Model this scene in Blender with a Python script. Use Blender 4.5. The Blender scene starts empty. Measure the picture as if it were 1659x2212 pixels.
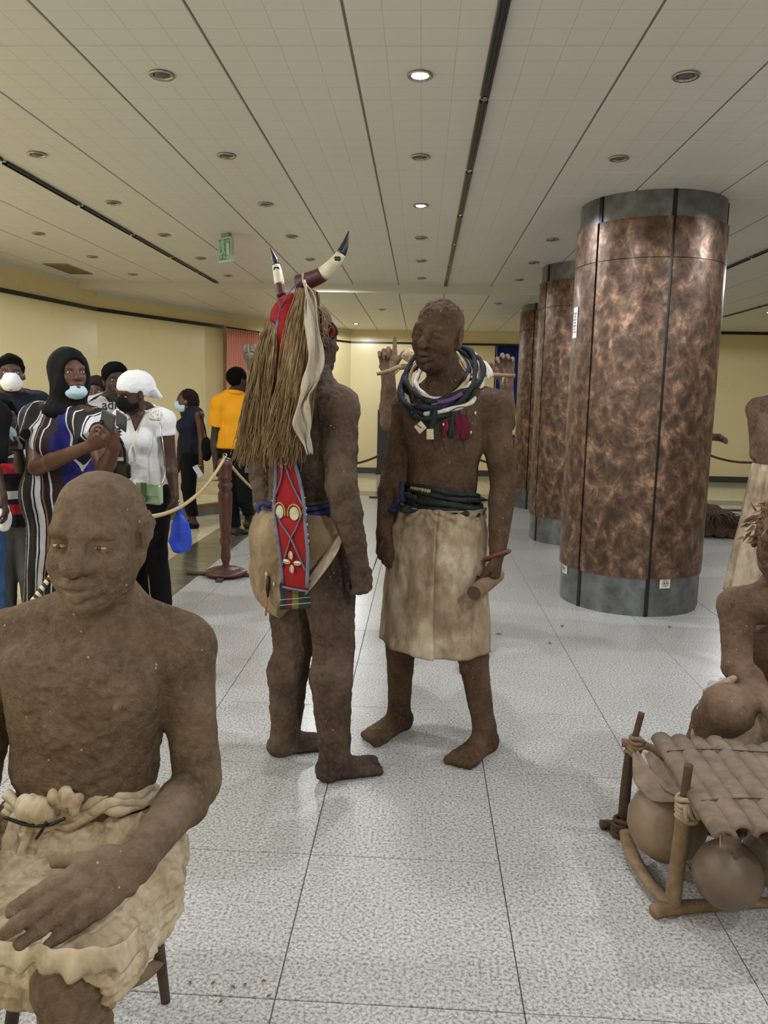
import bpy, math, random
import numpy as np
from mathutils import Vector, Matrix

# ------------------------------------------------------------------ camera, world, exposure
SC = bpy.context.scene
COL = SC.collection
F_PX, YAW, PIT, ROL, CAMH = 1662.0, math.radians(2.62), math.radians(8.40), math.radians(1.2), 1.42
_fw = np.array([-math.sin(YAW)*math.cos(PIT), math.cos(YAW)*math.cos(PIT), -math.sin(PIT)])
_r0 = np.array([math.cos(YAW), math.sin(YAW), 0.0])
_u0 = np.cross(_r0, _fw)
_rt = _r0*math.cos(ROL) + _u0*math.sin(ROL)
_up = -_r0*math.sin(ROL) + _u0*math.cos(ROL)
_C = np.array([0, 0, CAMH])
cd = bpy.data.cameras.new('camera')
cd.sensor_fit = 'VERTICAL'; cd.sensor_height = 36.0; cd.lens = 36.0*F_PX/2212.0
cd.clip_start = 0.05; cd.clip_end = 100
cam = bpy.data.objects.new('camera', cd); COL.objects.link(cam)
m3 = Matrix(((_rt[0], _up[0], -_fw[0]), (_rt[1], _up[1], -_fw[1]), (_rt[2], _up[2], -_fw[2])))
cam.matrix_world = Matrix.Translation(Vector(_C)) @ m3.to_4x4()
SC.camera = cam
w = bpy.data.worlds.new('world'); SC.world = w; w.use_nodes = True
w.node_tree.nodes['Background'].inputs[0].default_value = (0.9, 0.95, 1.0, 1)
w.node_tree.nodes['Background'].inputs[1].default_value = 0.05
SC.view_settings.view_transform = 'Standard'; SC.view_settings.look = 'None'
SC.view_settings.gamma = 1.0; SC.view_settings.use_curve_mapping = False
SC.view_settings.exposure = 0.38

def P(px, py, Y):
    """world point seen at a pixel of the 1659x2212 photograph, at distance Y into the hall"""
    d = _fw*F_PX + _rt*(px-829.5) - _up*(py-1106)
    return _C + d*(Y/d[1])
def G(px, py, Z=0.0):
    d = _fw*F_PX + _rt*(px-829.5) - _up*(py-1106)
    return _C + d*((Z-CAMH)/d[2])
def proj(p):
    d = np.asarray(p, float)-_C; z = d@_fw
    return 829.5+F_PX*(d@_rt)/z, 1106-F_PX*(d@_up)/z

# ------------------------------------------------------------------ object helpers
WLOC = {}
def tag(o, label=None, cat=None, group=None, kind=None):
    if label: o['label'] = label
    if cat: o['category'] = cat
    if group: o['group'] = group
    if kind: o['kind'] = kind
    return o
def thing(name, label, cat, loc=(0, 0, 0), group=None, kind=None):
    o = bpy.data.objects.new(name, None); COL.objects.link(o)
    o.location = tuple(float(v) for v in loc); o.empty_display_size = 0.1
    WLOC[o.name] = np.array(loc, float)
    return tag(o, label, cat, group, kind)
def obj(name, geo, mat, parent=None, smooth=True, label=None, uv=None):
    V, F = geo
    V = np.array(V, float)
    loc = WLOC[parent.name] if parent is not None else np.zeros(3)
    me = bpy.data.meshes.new(name)
    V = V-loc
    if isinstance(F, np.ndarray):
        n, c = F.shape
        me.vertices.add(len(V)); me.vertices.foreach_set('co', V.astype(np.float32).ravel())
        me.loops.add(n*c); me.loops.foreach_set('vertex_index', F.astype(np.int32).ravel())
        me.polygons.add(n); me.polygons.foreach_set('loop_start', np.arange(0, n*c, c, dtype=np.int32))
        me.update(calc_edges=True); me.validate()
    else:
        me.from_pydata([tuple(v) for v in V], [], F); me.update()
    me.polygons.foreach_set('use_smooth', np.full(len(me.polygons), smooth, bool))
    me.materials.append(mat)
    o = bpy.data.objects.new(name, me); COL.objects.link(o)
    if parent is not None:
        o.parent = parent
    WLOC[o.name] = loc
    if label: o['label'] = label
    return o
def solo(name, geo, mat, label, cat, base=None, group=None, smooth=True, kind=None):
    """a thing that is one mesh; origin at its base"""
    V = np.array(geo[0], float)
    if base is None:
        base = np.array([(V[:, 0].min()+V[:, 0].max())/2, (V[:, 1].min()+V[:, 1].max())/2, V[:, 2].min()])
    o = obj(name, (V-base, geo[1]), mat, None, smooth)
    o.location = tuple(float(v) for v in base); WLOC[o.name] = np.array(base, float)
    return tag(o, label, cat, group, kind)
def modsmooth(o, ang=40):
    me = o.data
    try:
        me.set_sharp_from_angle(angle=math.radians(ang))
    except Exception:
        pass
    return o
def copy_tree(o, dloc, parent=None, label=None):
    c = o.copy(); COL.objects.link(c); c.parent = parent
    if parent is None:
        c.location = Vector(o.location)+Vector(dloc)
    WLOC[c.name] = WLOC[o.name]+np.array(dloc)
    for ch in list(o.children): copy_tree(ch, (0, 0, 0), c)
    if label: c['label'] = label
    return c

# ------------------------------------------------------------------ plain mesh makers: each returns (verts, faces)
def nrm(v):
    v = np.asarray(v, float); return v/(np.linalg.norm(v)+1e-12)
def join(*gs):
    V, F, n = [], [], 0
    for v, f in gs:
        V += [tuple(p) for p in v]; F += [tuple(int(i)+n for i in q) for q in f]; n += len(v)
    return V, F
def box(c, s, rot=None, bev=0.0):
    """chamfered box, centre c, full size s, rot a 3x3 matrix"""
    hx, hy, hz = [x/2 for x in s]; b = min(bev, hx*.9, hy*.9, hz*.9)
    if b <= 0:
        V = [(x, y, z) for x in (-hx, hx) for y in (-hy, hy) for z in (-hz, hz)]
        F = [(0, 1, 3, 2), (4, 6, 7, 5), (0, 4, 5, 1), (2, 3, 7, 6), (0, 2, 6, 4), (1, 5, 7, 3)]
    else:
        V, idx = [], {}
        for sx in (-1, 1):
            for sy in (-1, 1):
                for sz in (-1, 1):
                    for a in range(3):
                        p = [sx*(hx-b), sy*(hy-b), sz*(hz-b)]
                        p[a] = (sx*hx, sy*hy, sz*hz)[a]
                        idx[(sx, sy, sz, a)] = len(V); V.append(tuple(p))
        F = []
        for a in range(3):
            u, v = [(1, 2), (2, 0), (0, 1)][a]
            for s_ in (-1, 1):
                q = []
                for (su, sv) in ((-1, -1), (1, -1), (1, 1), (-1, 1)):
                    k = [0, 0, 0]; k[a] = s_; k[u] = su; k[v] = sv
                    q.append(idx[(k[0], k[1], k[2], a)])
                F.append(tuple(q) if s_ > 0 else tuple(q[::-1]))
        for a in range(3):
            u, v = [(1, 2), (2, 0), (0, 1)][a]
            for su in (-1, 1):
                for sv in (-1, 1):
                    q = []
                    for (sa, ax) in ((-1, u), (1, u), (1, v), (-1, v)):
                        k = [0, 0, 0]; k[a] = sa; k[u] = su; k[v] = sv
                        q.append(idx[(k[0], k[1], k[2], ax)])
                    F.append(tuple(q) if su*sv < 0 else tuple(q[::-1]))
        for sx in (-1, 1):
            for sy in (-1, 1):
                for sz in (-1, 1):
                    t = tuple(idx[(sx, sy, sz, a)] for a in range(3))
                    F.append(t if sx*sy*sz > 0 else t[::-1])
    V = np.array(V)
    if rot is not None: V = V@np.array(rot).T
    return (V+np.array(c)).tolist(), F
def rotz(a):
    c, s = math.cos(a), math.sin(a); return np.array([[c, -s, 0], [s, c, 0], [0, 0, 1]])
def frame(z, hint=(0, 0, 1)):
    """3x3 with columns x, y, z(axis)"""
    z = nrm(z); h = np.array(hint, float)
    if abs(z@nrm(h)) > .98: h = np.array([1., 0, 0])
    x = nrm(np.cross(h, z)); y = np.cross(z, x)
    return np.stack([x, y, z], 1)
def spline(pts, n):
    """Catmull-Rom through pts, n samples in all"""
    p = np.array(pts, float)
    if len(p) == 2: return p[0]+(p[1]-p[0])*np.linspace(0, 1, n)[:, None]
    q = np.vstack([2*p[0]-p[1], p, 2*p[-1]-p[-2]])
    t = np.linspace(0, len(p)-1-1e-9, n); i = t.astype(int); u = (t-i)[:, None]
    a, b, c, d = q[i], q[i+1], q[i+2], q[i+3]
    return .5*((2*b)+(-a+c)*u+(2*a-5*b+4*c-d)*u**2+(-a+3*b-3*c+d)*u**3)
def tube(path, r, n=8, cap=True, flat=1.0, closed=False):
    """tube along path; r scalar or list; flat squashes the section"""
    p = np.array(path, float); m = len(p)
    r = np.full(m, r, float) if np.isscalar(r) else np.interp(np.linspace(0, 1, m), np.linspace(0, 1, len(r)), r)
    T = np.gradient(p, axis=0)
    if closed: T = np.roll(p, -1, 0)-np.roll(p, 1, 0)
    T /= np.linalg.norm(T, axis=1)[:, None]+1e-12
    fr = frame(T[0]); x = fr[:, 0]
    V = []
    for i in range(m):
        x = nrm(x-T[i]*(x@T[i])); y = np.cross(T[i], x)
        for k in range(n):
            a = 2*math.pi*k/n
            V.append(p[i]+r[i]*(math.cos(a)*x+flat*math.sin(a)*y))
    F = []
    for i in range(m if closed else m-1):
        i2 = (i+1) % m
        for k in range(n):
            k2 = (k+1) % n
            F.append((i*n+k, i*n+k2, i2*n+k2, i2*n+k))
    if cap and not closed:
        F.append(tuple(range(n-1, -1, -1))); F.append(tuple((m-1)*n+k for k in range(n)))
    return [tuple(v) for v in V], F
def lathe(prof, n=24, c=(0, 0, 0), M=None):
    """prof: (r, z) list bottom to top"""
    V, F = [], []
    for r, z in prof:
        for k in range(n):
            a = 2*math.pi*k/n; V.append((r*math.cos(a), r*math.sin(a), z))
    for i in range(len(prof)-1):
        for k in range(n):
            k2 = (k+1) % n; F.append((i*n+k, i*n+k2, (i+1)*n+k2, (i+1)*n+k))
    F.append(tuple(range(n-1, -1, -1))); F.append(tuple((len(prof)-1)*n+k for k in range(n)))
    V = np.array(V)
    if M is not None: V = V@np.array(M).T
    return (V+np.array(c)).tolist(), F
def grid(A, closed_u=False, closed_v=False, thick=0.0):
    """faces over an array A[u, v, 3]; thick gives it a back side"""
    A = np.array(A, float); U, V_, _ = A.shape
    V = A.reshape(-1, 3); F = []
    for i in range(U if closed_u else U-1):
        for j in range(V_ if closed_v else V_-1):
            a, b = i*V_+j, i*V_+(j+1) % V_
            c, d = ((i+1) % U)*V_+(j+1) % V_, ((i+1) % U)*V_+j
            F.append((a, b, c, d))
    if thick:
        N = vnormals(V, np.array(F)); n = len(V)
        W = V-N*thick
        F2 = [tuple(x+n for x in f[::-1]) for f in F]
        E = []
        if not closed_u:
            for j in range(V_ if closed_v else V_-1):
                j2 = (j+1) % V_
                E.append((j2, j, j+n, j2+n)); o_ = (U-1)*V_
                E.append((o_+j, o_+j2, o_+j2+n, o_+j+n))
        if not closed_v:
            for i in range(U if closed_u else U-1):
                i2 = (i+1) % U
                E.append((i*V_, i2*V_, i2*V_+n, i*V_+n))
                E.append((i2*V_+V_-1, i*V_+V_-1, i*V_+V_-1+n, i2*V_+V_-1+n))
        return np.vstack([V, W]), F+F2+E
    return V, F
def vnormals(V, F):
    V = np.asarray(V, float); F = np.asarray(F)
    n = np.cross(V[F[:, 2]]-V[F[:, 0]], V[F[:, 3 if F.shape[1] > 3 else 1]]-V[F[:, 1]]) if F.shape[1] > 3 else np.cross(V[F[:, 1]]-V[F[:, 0]], V[F[:, 2]]-V[F[:, 0]])
    N = np.zeros_like(V)
    for k in range(F.shape[1]): np.add.at(N, F[:, k], n)
    return N/(np.linalg.norm(N, axis=1)[:, None]+1e-12)
def ball(c, r, n=12, M=None):
    m = max(4, n//2)
    r = (r, r, r) if np.isscalar(r) else r
    V, F = [(0, 0, -1)], []
    for i in range(1, m):
        t = math.pi*i/m
        for k in range(n):
            a = 2*math.pi*k/n; V.append((math.sin(t)*math.cos(a), math.sin(t)*math.sin(a), -math.cos(t)))
    V.append((0, 0, 1)); L = len(V)-1
    for k in range(n):
        k2 = (k+1) % n
        F.append((0, 1+k2, 1+k))
        for i in range(m-2): F.append((1+i*n+k, 1+i*n+k2, 1+(i+1)*n+k2, 1+(i+1)*n+k))
        F.append((1+(m-2)*n+k, 1+(m-2)*n+k2, L))
    V = np.array(V)*np.array(r)
    if M is not None: V = V@np.array(M).T
    return (V+np.array(c)).tolist(), F
def prism(poly, z0, z1):
    n = len(poly)
    V = [(x, y, z0) for x, y in poly]+[(x, y, z1) for x, y in poly]
    F = [tuple(range(n-1, -1, -1)), tuple(range(n, 2*n))]+[(i, (i+1) % n, n+(i+1) % n, n+i) for i in range(n)]
    return V, F

# ------------------------------------------------------------------ lattice noise in numpy
_rng = np.random.default_rng(7)
_LAT = _rng.uniform(-1, 1, (32, 32, 32)).astype(np.float32)
def vnoise(p, scale, seed=0):
    q = np.asarray(p, np.float32)*scale+seed*7.31+100.0
    i = np.floor(q).astype(np.int32); f = q-i; f = f*f*(3-2*f); i %= 32; j = (i+1) % 32
    x0, y0, z0 = i[..., 0], i[..., 1], i[..., 2]; x1, y1, z1 = j[..., 0], j[..., 1], j[..., 2]
    fx, fy, fz = f[..., 0], f[..., 1], f[..., 2]
    L = _LAT
    c00 = L[x0, y0, z0]*(1-fx)+L[x1, y0, z0]*fx; c10 = L[x0, y1, z0]*(1-fx)+L[x1, y1, z0]*fx
    c01 = L[x0, y0, z1]*(1-fx)+L[x1, y0, z1]*fx; c11 = L[x0, y1, z1]*(1-fx)+L[x1, y1, z1]*fx
    return (c00*(1-fy)+c10*fy)*(1-fz)+(c01*(1-fy)+c11*fy)*fz
def fbm(p, scale, oct=3, seed=0):
    s = 0; a = 1.0
    for o in range(oct): s = s+a*vnoise(p, scale*2**o, seed+o*3); a *= .5
    return s

# ------------------------------------------------------------------ sculpting: smooth unions of tapered limbs, meshed as one surface
def cone(a, b, ra, rb, k=.02, op=1, cut=None):
    return dict(t='c', a=np.array(a, float), b=np.array(b, float), ra=ra, rb=rb, k=k, op=op, cut=cut)
def econe(a, b, wa, wb, side, k=.03, op=1, cut=None):
    return dict(t='e', a=np.array(a, float), b=np.array(b, float), wa=wa, wb=wb, side=np.array(side, float), k=k, op=op, cut=cut)
def ell(c, r, M=None, k=.03, op=1, cut=None):
    return dict(t='l', c=np.array(c, float), r=np.array(r, float) if not np.isscalar(r) else np.full(3, float(r)), M=np.eye(3) if M is None else np.array(M), k=k, op=op, cut=cut)
def infl(pr, d):
    q = dict(pr)
    if q['t'] == 'c': q['ra'] += d; q['rb'] += d
    elif q['t'] == 'e': q['wa'] = (q['wa'][0]+d, q['wa'][1]+d); q['wb'] = (q['wb'][0]+d, q['wb'][1]+d)
    else: q['r'] = q['r']+d
    return q
def _bb(q):
    if q['t'] == 'c':
        r = max(q['ra'], q['rb']); return np.minimum(q['a'], q['b'])-r, np.maximum(q['a'], q['b'])+r
    if q['t'] == 'e':
        r = max(q['wa']+q['wb']); return np.minimum(q['a'], q['b'])-r, np.maximum(q['a'], q['b'])+r
    e = np.sqrt(((q['M']*q['r'])**2).sum(1)); return q['c']-e, q['c']+e
def sculpt(prims, h, planes=(), disp=None, solid_noise=None):
    bbs = [_bb(q) for q in prims if q['op'] > 0]
    lo = np.min([b[0] for b in bbs], 0)-3*h; hi = np.max([b[1] for b in bbs], 0)+3*h
    n = np.ceil((hi-lo)/h).astype(int)+1
    D = np.full(n, .2, np.float32)
    ax = [(lo[i]+np.arange(n[i])*h).astype(np.float32) for i in range(3)]
    for q in prims:
        b0, b1 = _bb(q); pad = q['k']+2.5*h
        i0 = np.maximum(((b0-pad-lo)/h).astype(int), 0); i1 = np.minimum(((b1+pad-lo)/h).astype(int)+2, n)
        if (i1 <= i0).any(): continue
        sl = tuple(slice(i0[i], i1[i]) for i in range(3))
        X = ax[0][sl[0]][:, None, None]; Y = ax[1][sl[1]][None, :, None]; Z = ax[2][sl[2]][None, None, :]
        if q['t'] == 'l':
            M = q['M'].astype(np.float32); c = q['c']; r = q['r']
            dx, dy, dz = X-np.float32(c[0]), Y-np.float32(c[1]), Z-np.float32(c[2])
            s = 0
            for i in range(3):
                s = s+((dx*M[0, i]+dy*M[1, i]+dz*M[2, i])/np.float32(r[i]))**2
            d = (np.sqrt(s)-1)*np.float32(r.min())
        else:
            a, b = q['a'].astype(np.float32), q['b'].astype(np.float32); v = b-a; L2 = float(v@v)+1e-9
            dx, dy, dz = X-a[0], Y-a[1], Z-a[2]
            t = np.clip((dx*v[0]+dy*v[1]+dz*v[2])/np.float32(L2), 0, 1)
            if q['t'] == 'c':
                d = np.sqrt((dx-t*v[0])**2+(dy-t*v[1])**2+(dz-t*v[2])**2)-(np.float32(q['ra'])+t*np.float32(q['rb']-q['ra']))
            else:
                u = nrm(v); sd = nrm(q['side']-u*(q['side']@u)); fr = np.cross(u, sd)
                rx, ry, rz = dx-t*v[0], dy-t*v[1], dz-t*v[2]
                W = np.float32(q['wa'][0])+t*np.float32(q['wb'][0]-q['wa'][0])
                T = np.float32(q['wa'][1])+t*np.float32(q['wb'][1]-q['wa'][1])
                S = (rx*np.float32(sd[0])+ry*np.float32(sd[1])+rz*np.float32(sd[2]))/W
                Fd = (rx*np.float32(fr[0])+ry*np.float32(fr[1])+rz*np.float32(fr[2]))/T
                mn = np.minimum(W, T)
                E_ = (rx*np.float32(u[0])+ry*np.float32(u[1])+rz*np.float32(u[2]))/mn
                d = (np.sqrt(S*S+Fd*Fd+E_*E_)-1)*mn
        if q['cut'] is not None:
            for (pt, nn) in q['cut']:
                nn = nrm(nn); d = np.maximum(d, (X-np.float32(pt[0]))*np.float32(nn[0])+(Y-np.float32(pt[1]))*np.float32(nn[1])+(Z-np.float32(pt[2]))*np.float32(nn[2]))
        A = D[sl]; k = np.float32(max(q['k'], 1e-4))
        if q['op'] > 0:
            hh = np.clip(.5+.5*(d-A)/k, 0, 1); D[sl] = d+(A-d)*hh-k*hh*(1-hh)
        else:
            hh = np.clip(.5-.5*(d+A)/k, 0, 1); D[sl] = A+(-d-A)*hh+k*hh*(1-hh)
    for (pt, nn) in planes:
        nn = nrm(nn)
        D = np.maximum(D, ((ax[0][:, None, None]-pt[0])*nn[0]+(ax[1][None, :, None]-pt[1])*nn[1]+(ax[2][None, None, :]-pt[2])*nn[2]).astype(np.float32))
    V, F = surfnet(D, lo, h)
    if disp is not None:
        N = vnormals(V, F); V = V+N*np.asarray(disp(V, N))[:, None]
    return V, F
def surfnet(D, lo, h):
    I = (D < 0)
    s = np.zeros(tuple(np.array(D.shape)-1), np.int8)
    cs = [(i, j, k) for i in (0, 1) for j in (0, 1) for k in (0, 1)]
    for (i, j, k) in cs: s += I[i:D.shape[0]-1+i, j:D.shape[1]-1+j, k:D.shape[2]-1+k]
    m = (s > 0) & (s < 8); idx = np.argwhere(m)
    vid = np.full(m.shape, -1, np.int32); vid[m] = np.arange(len(idx))
    acc = np.zeros((len(idx), 3), np.float32); cnt = np.zeros(len(idx), np.float32)
    cv = {c: D[idx[:, 0]+c[0], idx[:, 1]+c[1], idx[:, 2]+c[2]] for c in cs}
    for c in cs:
        for a in range(3):
            if c[a] == 0:
                e = list(c); e[a] = 1; da, db = cv[c], cv[tuple(e)]
                x = (da < 0) != (db < 0); t = np.where(x, da/np.where(x, da-db, 1), 0)
                p = np.tile(np.array(c, np.float32), (len(idx), 1)); p[:, a] = t
                acc += p*x[:, None]; cnt += x
    V = lo+(idx+acc/cnt[:, None])*h
    Q = []
    for a in range(3):
        sl0 = [slice(None)]*3; sl1 = [slice(None)]*3; sl0[a] = slice(0, -1); sl1[a] = slice(1, None)
        x = I[tuple(sl0)] != I[tuple(sl1)]; e = np.argwhere(x); b, c = (a+1) % 3, (a+2) % 3
        e = e[(e[:, b] > 0) & (e[:, c] > 0) & (e[:, b] < vid.shape[b]) & (e[:, c] < vid.shape[c])]
        ins = I[e[:, 0], e[:, 1], e[:, 2]]
        def g(db, dc):
            q = e.copy(); q[:, b] -= db; q[:, c] -= dc; return vid[q[:, 0], q[:, 1], q[:, 2]]
        q = np.stack([g(1, 1), g(0, 1), g(0, 0), g(1, 0)], 1)
        q[~ins] = q[~ins][:, ::-1]; Q.append(q)
    Q = np.vstack(Q); Q = Q[(Q >= 0).all(1)]
    return V, Q
# ------------------------------------------------------------------ materials
def lin(c):
    return tuple((x/12.92 if x <= .04045 else ((x+.055)/1.055)**2.4) for x in [v/255 for v in c])
class NT:
    def __init__(s, name):
        s.m = bpy.data.materials.new(name); s.m.use_nodes = True; s.t = s.m.node_tree
        s.b = s.t.nodes['Principled BSDF']; s.co = s.n('ShaderNodeTexCoord').outputs['Object']
    def n(s, ty, **kw):
        x = s.t.nodes.new(ty)
        for k, v in kw.items():
            if k.startswith('i_'):
                key = k[2:]; key = int(key) if key.isdigit() else key.replace('_', ' ')
                if hasattr(v, 'is_linked') or hasattr(v, 'links'): s.t.links.new(v, x.inputs[key])
                else: x.inputs[key].default_value = v
            else: setattr(x, k, v)
        return x
    def L(s, a, b): s.t.links.new(a, b)
    def noise(s, scale, detail=3, rough=.6, vec=None, dist=0.0):
        return s.n('ShaderNodeTexNoise', i_Vector=vec if vec is not None else s.co, i_Scale=scale, i_Detail=detail, i_Roughness=rough, i_Distortion=dist).outputs['Fac']
    def vor(s, scale, vec=None, feature='F1', out='Distance'):
        return s.n('ShaderNodeTexVoronoi', feature=feature, i_Vector=vec if vec is not None else s.co, i_Scale=scale).outputs[out]
    def ramp(s, fac, stops, interp='LINEAR'):
        r = s.n('ShaderNodeValToRGB', i_Fac=fac); e = r.color_ramp; e.interpolation = interp
        while len(e.elements) < len(stops): e.elements.new(.5)
        for el, (p, c) in zip(e.elements, stops):
            el.position = p; el.color = (*c, 1) if len(c) == 3 else c
        return r.outputs['Color']
    def mix(s, f, a, b, mode='MIX'):
        x = s.n('ShaderNodeMix', data_type='RGBA', blend_type=mode)
        for i, v in ((0, f), (6, a), (7, b)):
            if hasattr(v, 'links'): s.L(v, x.inputs[i])
            else: x.inputs[i].default_value = v if i == 0 else ((*v, 1) if len(v) == 3 else v)
        return x.outputs[2]
    def math(s, op, a, b=0.0, c=0.0):
        x = s.n('ShaderNodeMath', operation=op)
        for i, v in enumerate((a, b, c)):
            if hasattr(v, 'links'): s.L(v, x.inputs[i])
            else: x.inputs[i].default_value = v
        return x.outputs[0]
    def map(s, scale=(1, 1, 1), rot=(0, 0, 0), loc=(0, 0, 0), vec=None):
        return s.n('ShaderNodeMapping', i_Vector=vec if vec is not None else s.co, i_Scale=scale, i_Rotation=rot, i_Location=loc).outputs[0]
    def sep(s, vec=None): return s.n('ShaderNodeSeparateXYZ', i_0=vec if vec is not None else s.co).outputs
    def col(s, c):
        if hasattr(c, 'links'): s.L(c, s.b.inputs['Base Color'])
        else: s.b.inputs['Base Color'].default_value = (*c, 1)
    def set(s, **kw):
        for k, v in kw.items():
            i = s.b.inputs[k.replace('_', ' ')]
            if hasattr(v, 'links'): s.L(v, i)
            else: i.default_value = v
    def bump(s, h, strength=.3, dist=.01):
        x = s.n('ShaderNodeBump', i_Height=h, i_Strength=strength, i_Distance=dist)
        s.L(x.outputs[0], s.b.inputs['Normal'])
def simple(name, c, rough=.6, metal=0.0, c2=None, sc=20, bump=0.0, bsc=80, **kw):
    t = NT(name); c = lin(c)
    if c2 is not None: t.col(t.mix(t.ramp(t.noise(sc, 4), [(.35, (0, 0, 0)), (.65, (1, 1, 1))]), c, lin(c2)))
    else: t.col(c)
    t.set(Roughness=rough, Metallic=metal, **kw)
    if bump: t.bump(t.noise(bsc, 4), bump, .01)
    return t.m

def clay(name, dark, mid, light, seed=0., bumps=1.0):
    t = NT(name)
    v = t.map(loc=(seed, seed*.7, 0))
    f = t.noise(5, 5, .65, v)
    c = t.ramp(f, [(.3, lin(dark)), (.5, lin(mid)), (.72, lin(light))])
    g = t.noise(70, 4, .7, v)
    c = t.mix(t.math('MULTIPLY', t.ramp(g, [(.42, (0, 0, 0)), (.75, (1, 1, 1))]), .55), c, lin(light))
    d = t.noise(28, 4, .7, v, .6)
    c = t.mix(t.math('MULTIPLY', t.ramp(d, [(.52, (0, 0, 0)), (.75, (1, 1, 1))]), .5), c, lin(dark))
    sp = t.vor(75, v)
    sel = t.n('ShaderNodeTexVoronoi', i_Vector=v, i_Scale=75.).outputs['Color']
    sel = t.ramp(t.sep(sel)[0], [(.955, (0, 0, 0)), (.96, (1, 1, 1))])
    spk = t.math('MULTIPLY', t.ramp(sp, [(.10, (1, 1, 1)), (.2, (0, 0, 0))]), sel)
    c = t.mix(t.math('MULTIPLY', spk, .8), c, lin((190, 178, 160)))
    t.col(c); t.set(Roughness=.93, Specular_IOR_Level=.15)
    hgt = t.math('ADD', t.math('MULTIPLY', g, .6), t.math('ADD', t.math('MULTIPLY', d, 1.2), t.math('MULTIPLY', t.noise(190, 3), .35)))
    t.bump(hgt, .55*bumps, .008)
    return t.m
M = {}
M['clay_sit'] = clay('clay_sit', (70, 57, 45), (107, 89, 72), (136, 118, 99), 1.0, 1.4)
M['clay_dark'] = clay('clay_dark', (50, 40, 35), (80, 65, 55), (112, 95, 84), 4.2, 1.6)
M['clay_brown'] = clay('clay_brown', (50, 38, 30), (80, 62, 49), (108, 88, 72), 9.1, .8)
M['clay_red'] = clay('clay_red', (64, 49, 39), (100, 79, 65), (130, 108, 92), 2.1, .6)

def cloth(name, cols, rough=.9, stain=None, sc=6, weave=900, fold=0.0, alpha=None):
    t = NT(name)
    n = t.noise(sc, 5, .65, t.map(scale=(1, 1, .6)), .2)
    st = [(.3+.4*i/max(1, len(cols)-1), lin(c)) for i, c in enumerate(cols)]
    c = t.ramp(n, st)
    if stain:
        s2 = t.noise(sc*1.6, 5, .72, t.map(loc=(3, 5, 1), scale=(1, 1, .55)), .25)
        c = t.mix(t.math('MULTIPLY', t.ramp(s2, [(.48, (0, 0, 0)), (.72, (1, 1, 1))]), .75), c, lin(stain))
    t.col(c); t.set(Roughness=rough, Specular_IOR_Level=.2)
    t.bump(t.math('ADD', t.noise(weave*.2, 3), t.math('MULTIPLY', t.noise(30, 4), 1.5)), .25, .004)
    return t.m
M['hide'] = cloth('hide_cloth', [(120, 102, 82), (164, 146, 122), (200, 188, 168)], stain=(106, 86, 68), sc=7)
M['hide2'] = cloth('raw_cotton', [(150, 130, 104), (190, 172, 144), (216, 204, 182)], stain=(128, 104, 80), sc=8)
M['hide3'] = cloth('leather_hide', [(116, 98, 76), (148, 128, 102), (170, 152, 128)], stain=(98, 80, 60), sc=5)
M['creamskirt'] = cloth('cream_skirt', [(136, 116, 94), (180, 162, 138), (204, 190, 168)], stain=(120, 98, 78), sc=9)

def floor_mat():
    t = NT('granite_white')
    co = t.n('ShaderNodeNewGeometry').outputs['Position']
    n1 = t.noise(110, 4, .72, co); n2 = t.noise(2.2, 3, .5, co); n3 = t.vor(150, co)
    base = t.ramp(n1, [(.34, lin((112, 110, 108))), (.46, lin((168, 167, 165))), (.56, lin((202, 201, 199))), (.7, lin((222, 222, 220)))])
    base = t.mix(t.math('MULTIPLY', n2, .12), base, lin((180, 172, 158)))
    st = t.noise(7, 5, .75, co, .8); msk = t.noise(.55, 2, .5, co)
    f = t.math('MULTIPLY', t.ramp(st, [(.64, (0, 0, 0)), (.74, (1, 1, 1))]), t.ramp(msk, [(.52, (0, 0, 0)), (.62, (1, 1, 1))]))
    base = t.mix(t.math('MULTIPLY', f, .45), base, lin((158, 138, 106)))
    t.col(base); t.set(Roughness=t.math('ADD', .22, t.math('MULTIPLY', n1, .12)), Specular_IOR_Level=.45)
    return t.m
M['granite'] = floor_mat()
def marble(name, a, b, rough=.12):
    t = NT(name); co = t.n('ShaderNodeNewGeometry').outputs['Position']
    v = t.map(scale=(1, 3, 1), rot=(0, 0, .3), vec=co)
    c = t.ramp(t.noise(1.6, 6, .7, v, 1.5), [(.35, lin(a)), (.6, lin(b))])
    t.col(c); t.set(Roughness=rough, Specular_IOR_Level=.5); return t.m
M['marble'] = marble('marble_cream', (196, 188, 160), (224, 216, 190))
M['slate'] = marble('slate_band', (92, 90, 80), (118, 115, 102), .16)
M['joint'] = simple('floor_joint', (120, 116, 110), .9)
def ceil_mat():
    t = NT('ceiling_panel')
    co = t.n('ShaderNodeNewGeometry').outputs['Position']; x, y, z = t.sep(co)
    def groove(v, off, pit):
        q = t.math('FRACT', t.math('DIVIDE', t.math('ADD', v, off), pit))
        return t.ramp(t.math('ABSOLUTE', t.math('SUBTRACT', q, .5)), [(.478, (1, 1, 1)), (.497, (0, 0, 0))])
    g = t.math('MINIMUM', groove(x, .31+5.42, .542/4), groove(y, 5.395-3.165, .5385/4))
    n = t.noise(120, 3, .7, co); big = t.noise(.8, 2, .5, co)
    c = t.mix(big, lin((228, 225, 219)), lin((234, 231, 226)))
    c = t.mix(t.math('MULTIPLY', t.math('SUBTRACT', 1.0, g), .22), c, lin((150, 146, 138)))
    t.col(c); t.set(Roughness=.42, Specular_IOR_Level=.5)
    t.bump(t.math('ADD', t.math('MULTIPLY', g, 1.0), t.math('MULTIPLY', n, .35)), .35, .003)
    return t.m
M['ceil'] = ceil_mat()
M['ceilgap'] = simple('ceiling_grid', (132, 128, 122), .6)
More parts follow.
